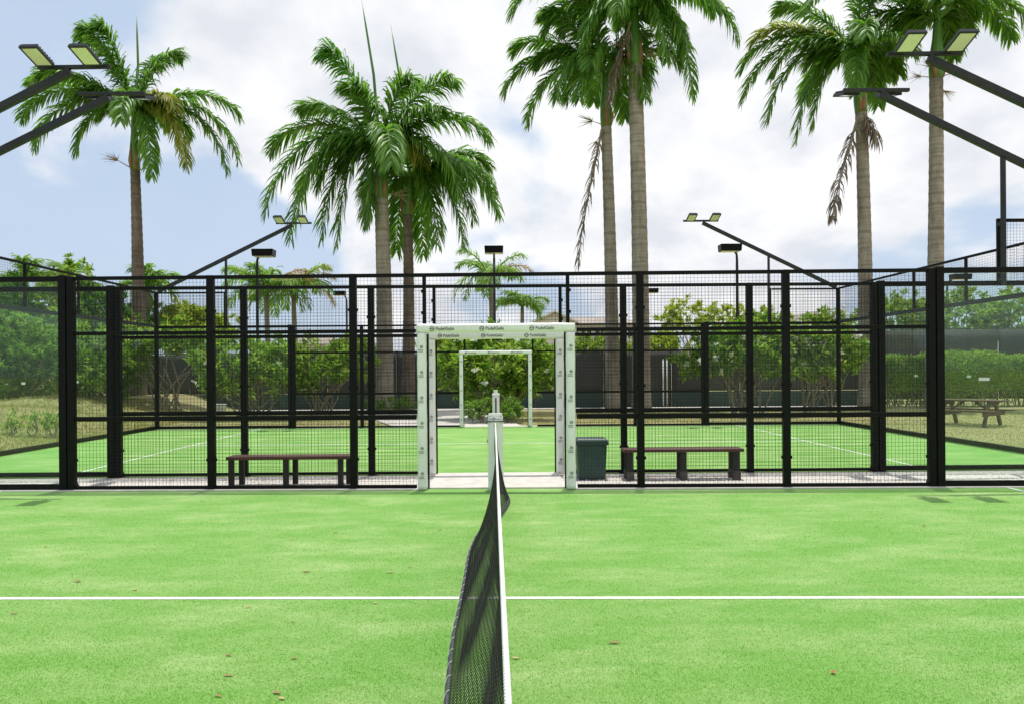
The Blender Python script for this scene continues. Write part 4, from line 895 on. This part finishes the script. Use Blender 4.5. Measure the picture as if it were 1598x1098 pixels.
# ------------------------------------------------------------------ houses far behind
def house(label, u0, u1, Y, eave_v, ridge_v, gable=True, nwin=3):
    X0, X1 = at(u0, Y), at(u1, Y); xc = (X0 + X1) / 2; hw = (X1 - X0) / 2; ze = W(u0, eave_v, Y).z; zr = W(u0, ridge_v, Y).z; D = 8.0
    t = thing('house', label, 'house', (xc, Y, -0.03), 0, 'houses behind the tennis courts')
    MB().box(-hw, hw, 0, D, 0, ze).build('wall', 'wall_cream', t)
    e = 0.5
    if gable:   # gable end towards the courts
        MB().loop([(-hw, 0.001, ze), (hw, 0.001, ze), (0, 0.001, zr - 0.1)]).build('gable', 'wall_cream', t)
        for s in (-1, 1):
            dz = (zr - ze) / hw * e
            MB().hexa([(0, -e, zr), (s * (hw + e), -e, ze - dz), (s * (hw + e), D + e, ze - dz), (0, D + e, zr), (0, -e, zr + 0.15), (s * (hw + e), -e, ze - dz + 0.15), (s * (hw + e), D + e, ze - dz + 0.15), (0, D + e, zr + 0.15)][::1]).build('roof', 'roof_tan', t)
            MB().bar((0, -e - 0.03, zr + 0.03), (s * (hw + e), -e - 0.03, ze - dz + 0.03), 0.05, 0.22).build('bargeboard', 'trim_white', t)
    else:
        MB().hexa([(-hw - e, -e, ze), (hw + e, -e, ze), (hw + e, D + e, ze), (-hw - e, D + e, ze), (-hw * 0.8, D / 2 - .1, zr), (hw * 0.8, D / 2 - .1, zr), (hw * 0.8, D / 2 + .1, zr), (-hw * 0.8, D / 2 + .1, zr)]).build('roof', 'roof_tan', t)
        MB().box(-hw - e, hw + e, -e - 0.06, -e - 0.002, ze - 0.12, ze + 0.08).build('fascia', 'trim_white', t)
    for k in range(nwin):
        x = -hw + 2 * hw * (k + 0.5) / nwin
        w = MB().box(x - 0.7, x + 0.7, -0.08, -0.002, ze - 1.9, ze - 0.6).build('window', 'trim_white', t)
        for s in (-1, 1): MB().box(x + s * 0.33 - 0.28, x + s * 0.33 + 0.28, -0.10, -0.081, ze - 1.8, ze - 0.7).build('pane', 'glazing_dark', w)
house('cream house with a low tan gable roof behind the doorway', 832, 900, 85, 502, 486)
house('long cream house with a hipped tan roof behind the paired trunks', 884, 990, 92, 505, 491, False, 5)
house('house with a pale tan gable behind the white blossomed shrub', 1232, 1318, 80, 505, 487)
house('white house with a steep gable behind the crooked stemmed shrub', 505, 570, 75, 545, 527)
house('pale house behind the coconut palm clump', 440, 512, 88, 536, 522, False, 4)

# ------------------------------------------------------------------ small things
c = W(343, 640, 29.0); t = thing('utility_box', 'small pale grey utility box on the ground among the shrubs', 'box', (c.x, 29.0, -0.03))
MB().box(-0.2, 0.2, -0.15, 0.15, 0, 0.42).build('body', 'pale_pvc', t, bevel=0.015); MB().box(-0.215, 0.215, -0.165, 0.165, 0.421, 0.455).build('lid', 'pale_pvc', t, bevel=0.008)
for i, u in enumerate((1035, 1041)):
    b_ = W(u, 600, 32.55); t = thing('marker_post', 'slim white pipe post against the dark windscreen', 'post', (b_.x, 32.55, -0.03), 0, 'pair of slim white pipe posts')
    MB().tube([(0, 0, 0), (0, 0, 2.1)], 0.03, 8).build('pipe', 'pale_pvc', t, smooth=True); MB().tube([(0, 0, 2.1), (0, 0, 2.13)], 0.037, 8).build('cap', 'pale_pvc', t)
# fallen leaves on the near turf
def leaf_me(m, l, w, c):
    b = MB(); n = 5; rows = []
    for i in range(n + 1):
        s = i / n; ww = w * math.sin(math.pi * min(1, 0.06 + s * 0.92)) ** 0.8; z = 0.003 + c * l * (s - 0.5) ** 2; rows.append(len(b.v))
        b.v += [(l * (s - 0.5), -ww / 2, z + 0.25 * ww), (l * (s - 0.5), 0, z), (l * (s - 0.5), ww / 2, z + 0.25 * ww)]
    for i in range(n):
        for j in range(2): b.f.append((rows[i] + j, rows[i + 1] + j, rows[i + 1] + j + 1, rows[i] + j + 1))
    return b.mesh('fallen_leaf', m)
LM = [leaf_me('dry_leaf', 0.085, 0.030, 0.5), leaf_me('tan_leaf', 0.06, 0.028, 0.6), leaf_me('red_petal', 0.04, 0.026, 0.7)]
spots = [(357, 1022, 0), (459, 1027, 0), (357, 1054, 0), (432, 1081, 0), (440, 1090, 1), (341, 1086, 0), (478, 892, 0), (640, 884, 1), (609, 893, 1), (586, 941, 1), (458, 969, 1), (22, 957, 0), (71, 853, 0), (121, 907, 0), (211, 920, 1),
         (524, 831, 0), (493, 811, 1), (687, 826, 0), (388, 947, 1), (664, 800, 1), (316, 782, 0), (100, 806, 1), (805, 1027, 1), (959, 1003, 0), (1041, 814, 1), (801, 800, 1), (455, 841, 1), (683, 803, 1)]
for i, (u, v, k) in enumerate(spots):
    d_ = W(u, v, 1.0) - Vector((CX, 0, CH)); s = -(CH - 0.003) / d_.z; p_ = Vector((CX, 0, CH)) + d_ * s
    o = place('fallen_leaf', LM[k], None, p_, (0, 0, random.uniform(-0.6, 0.6)), scale=[random.uniform(0.5, 0.9)] * 3)
    tag(o, 'dry curled brown leaf lying on the green turf' if k == 0 else 'small pale tan leaf lying on the green turf', 'leaf', 'brown leaves on the turf' if k == 0 else 'tan leaves on the turf')
for i, (u, v) in enumerate([(1442, 820), (1300, 1050), (1496, 761)]):
    d_ = W(u, v, 1.0) - Vector((CX, 0, CH)); s = -(CH - 0.003) / d_.z; p_ = Vector((CX, 0, CH)) + d_ * s
    tag(place('fallen_petal', LM[2], None, p_, (0, 0, i)), 'small red curled petal lying on the green turf', 'petal', 'red petals on the turf')

# loose pebbles, litter and grass blades
def scatter_stones(n, x0, x1, y0, y1, sz, seed, fy=None):
    r = np.random.default_rng(seed); X = r.uniform(x0, x1, n); Y = r.uniform(y0, y1, n)
    if fy: k = (Y > f1(X, 0.12)) & (Y < D2 - 0.1) & ~((abs(X) < 1.05)); X, Y = X[k], Y[k]; n = len(X)
    s = r.uniform(0.4, 1, n) * sz; base = np.array([(1, 0, 0), (-0.5, 0.87, 0), (-0.5, -0.87, 0), (0.2, 0.1, 0.7)]); ang = r.uniform(0, 6.28, n)
    B = base[None].repeat(n, 0) * s[:, None, None]; c_, s_ = np.cos(ang)[:, None], np.sin(ang)[:, None]
    Vx = B[..., 0] * c_ - B[..., 1] * s_ + X[:, None]; Vy = B[..., 0] * s_ + B[..., 1] * c_ + Y[:, None]; V = np.stack([Vx, Vy, B[..., 2] - 0.003], -1).reshape(-1, 3)
    b = np.arange(n)[:, None] * 4; return V, np.concatenate([b + [0, 1, 3], b + [1, 2, 3], b + [2, 0, 3]])
V, F = scatter_stones(9000, -9, 9, D1 - 0.2, D2, 0.022, 3, True); o = stuff(place('pebbles', npmesh('pebbles', V, F, 'stone'))); tag(o, 'pale loose pebbles covering the strip between the courts', 'gravel')
def grass(label, n, fx, fy, hmax, seed, keepf=None):
    r = np.random.default_rng(seed); X = fx(r, n); Y = fy(r, n)
    if keepf is not None: k = keepf(X, Y, r); X, Y = X[k], Y[k]; n = len(X)
    Z = hgt(X, Y) - 0.01; P = np.stack([X, Y, Z], -1); D = nrm(np.stack([r.normal(0, .45, n), r.normal(0, .45, n), np.ones(n)], -1)); l = r.uniform(0.35, 1, n) * hmax; w = np.full(n, 0.02)
    U = nrm(r.normal(size=(n, 3))); V, F = leaf_V(P, D, U, l, w, 0.0); o = stuff(place('dry_grass', npmesh('dry_grass', V, F, 'dry_grass'))); tag(o, label, 'grass')
grass('dry yellowish grass covering the mound beside the second court', 26000, lambda r, n: r.uniform(-17, -10.7, n), lambda r, n: r.uniform(13, 29, n), 0.12, 5)
grass('dry yellowish lawn grass around the picnic table', 30000, lambda r, n: r.uniform(10.6, 24, n), lambda r, n: r.uniform(13, 29.4, n), 0.06, 6)
grass('sparse dry grass and litter between the back fence and the path', 16000, lambda r, n: r.uniform(-10.5, 10.5, n), lambda r, n: r.uniform(22.2, 29.4, n), 0.07, 7, lambda X, Y, r: ~((X > -3.4 - (Y - 22) * 0.36) & (X < 0.7 - (Y - 22) * 0.19)))
for i, (u, v) in enumerate([(18, 668), (40, 672), (62, 676), (52, 655)]):
    Y = 18.5; X = at(u, Y)
    shrub('seedling', 'small light green seedling growing in the dry grass of the mound', 'plant', X, Y + i * 0.25, (0.22, 0.2, 0.28), 0.32, 16, 9, 0.12, 0.04, 'plumeria_leaf', 90 + i, 'seedlings on the mound', stems=2)

leafmat('turf_blade', [(0.185, 0.40, 0.060), (0.21, 0.42, 0.072), (0.25, 0.45, 0.098), (0.32, 0.49, 0.15)], 0.35, 0.8, 0.1)
r = np.random.default_rng(12); n = 330000
Y = 3.2 * (10.0 / 3.2) ** r.uniform(0, 1, n); X = CX + (r.uniform(-0.80, 0.80, n)) * Y; k = (Y < f1(X, -0.16)) & (abs(X) < 9.8); X, Y = X[k], Y[k]; n = len(X)
a = r.uniform(0, 6.28, n); w = r.uniform(0.0015, 0.003, n); h = r.uniform(0.004, 0.009, n); P = np.stack([X, Y, np.zeros(n)], -1)
e = np.stack([np.cos(a) * w, np.sin(a) * w, np.zeros(n)], -1); tp = P + np.stack([r.normal(0, 0.004, n), r.normal(0, 0.004, n), h], -1)
V = np.stack([P - e, P + e, tp], 1).reshape(-1, 3); o = stuff(place('turf_pile', npmesh('turf_pile', V, np.arange(n * 3).reshape(-1, 3), 'turf_blade')))
t = M['turf_blade'].node_tree; p = t.nodes['Principled BSDF']; oc = p.inputs['Base Color'].links[0].from_socket
dn = noise(t, 1.5, 10, 0.72, sc=(0.6, 1.3, 1)); sand = ramp(t, dn, [(0.40, (0, 0, 0)), (0.54, (0.38, 0.38, 0.38)), (0.68, (0.9, 0.9, 0.9))])
dk = ramp(t, noise(t, 0.22, 5, 0.6), [(0.35, (0.86, 0.92, 0.86)), (0.65, (1.06, 1.03, 1.06))])
t.links.new(mixc(t, sand, mixc(t, 1.0, oc, dk, 'MULTIPLY'), (0.43, 0.56, 0.26)), p.inputs['Base Color'])
tag(o, 'short upright green fibres of the near court turf', 'turf')
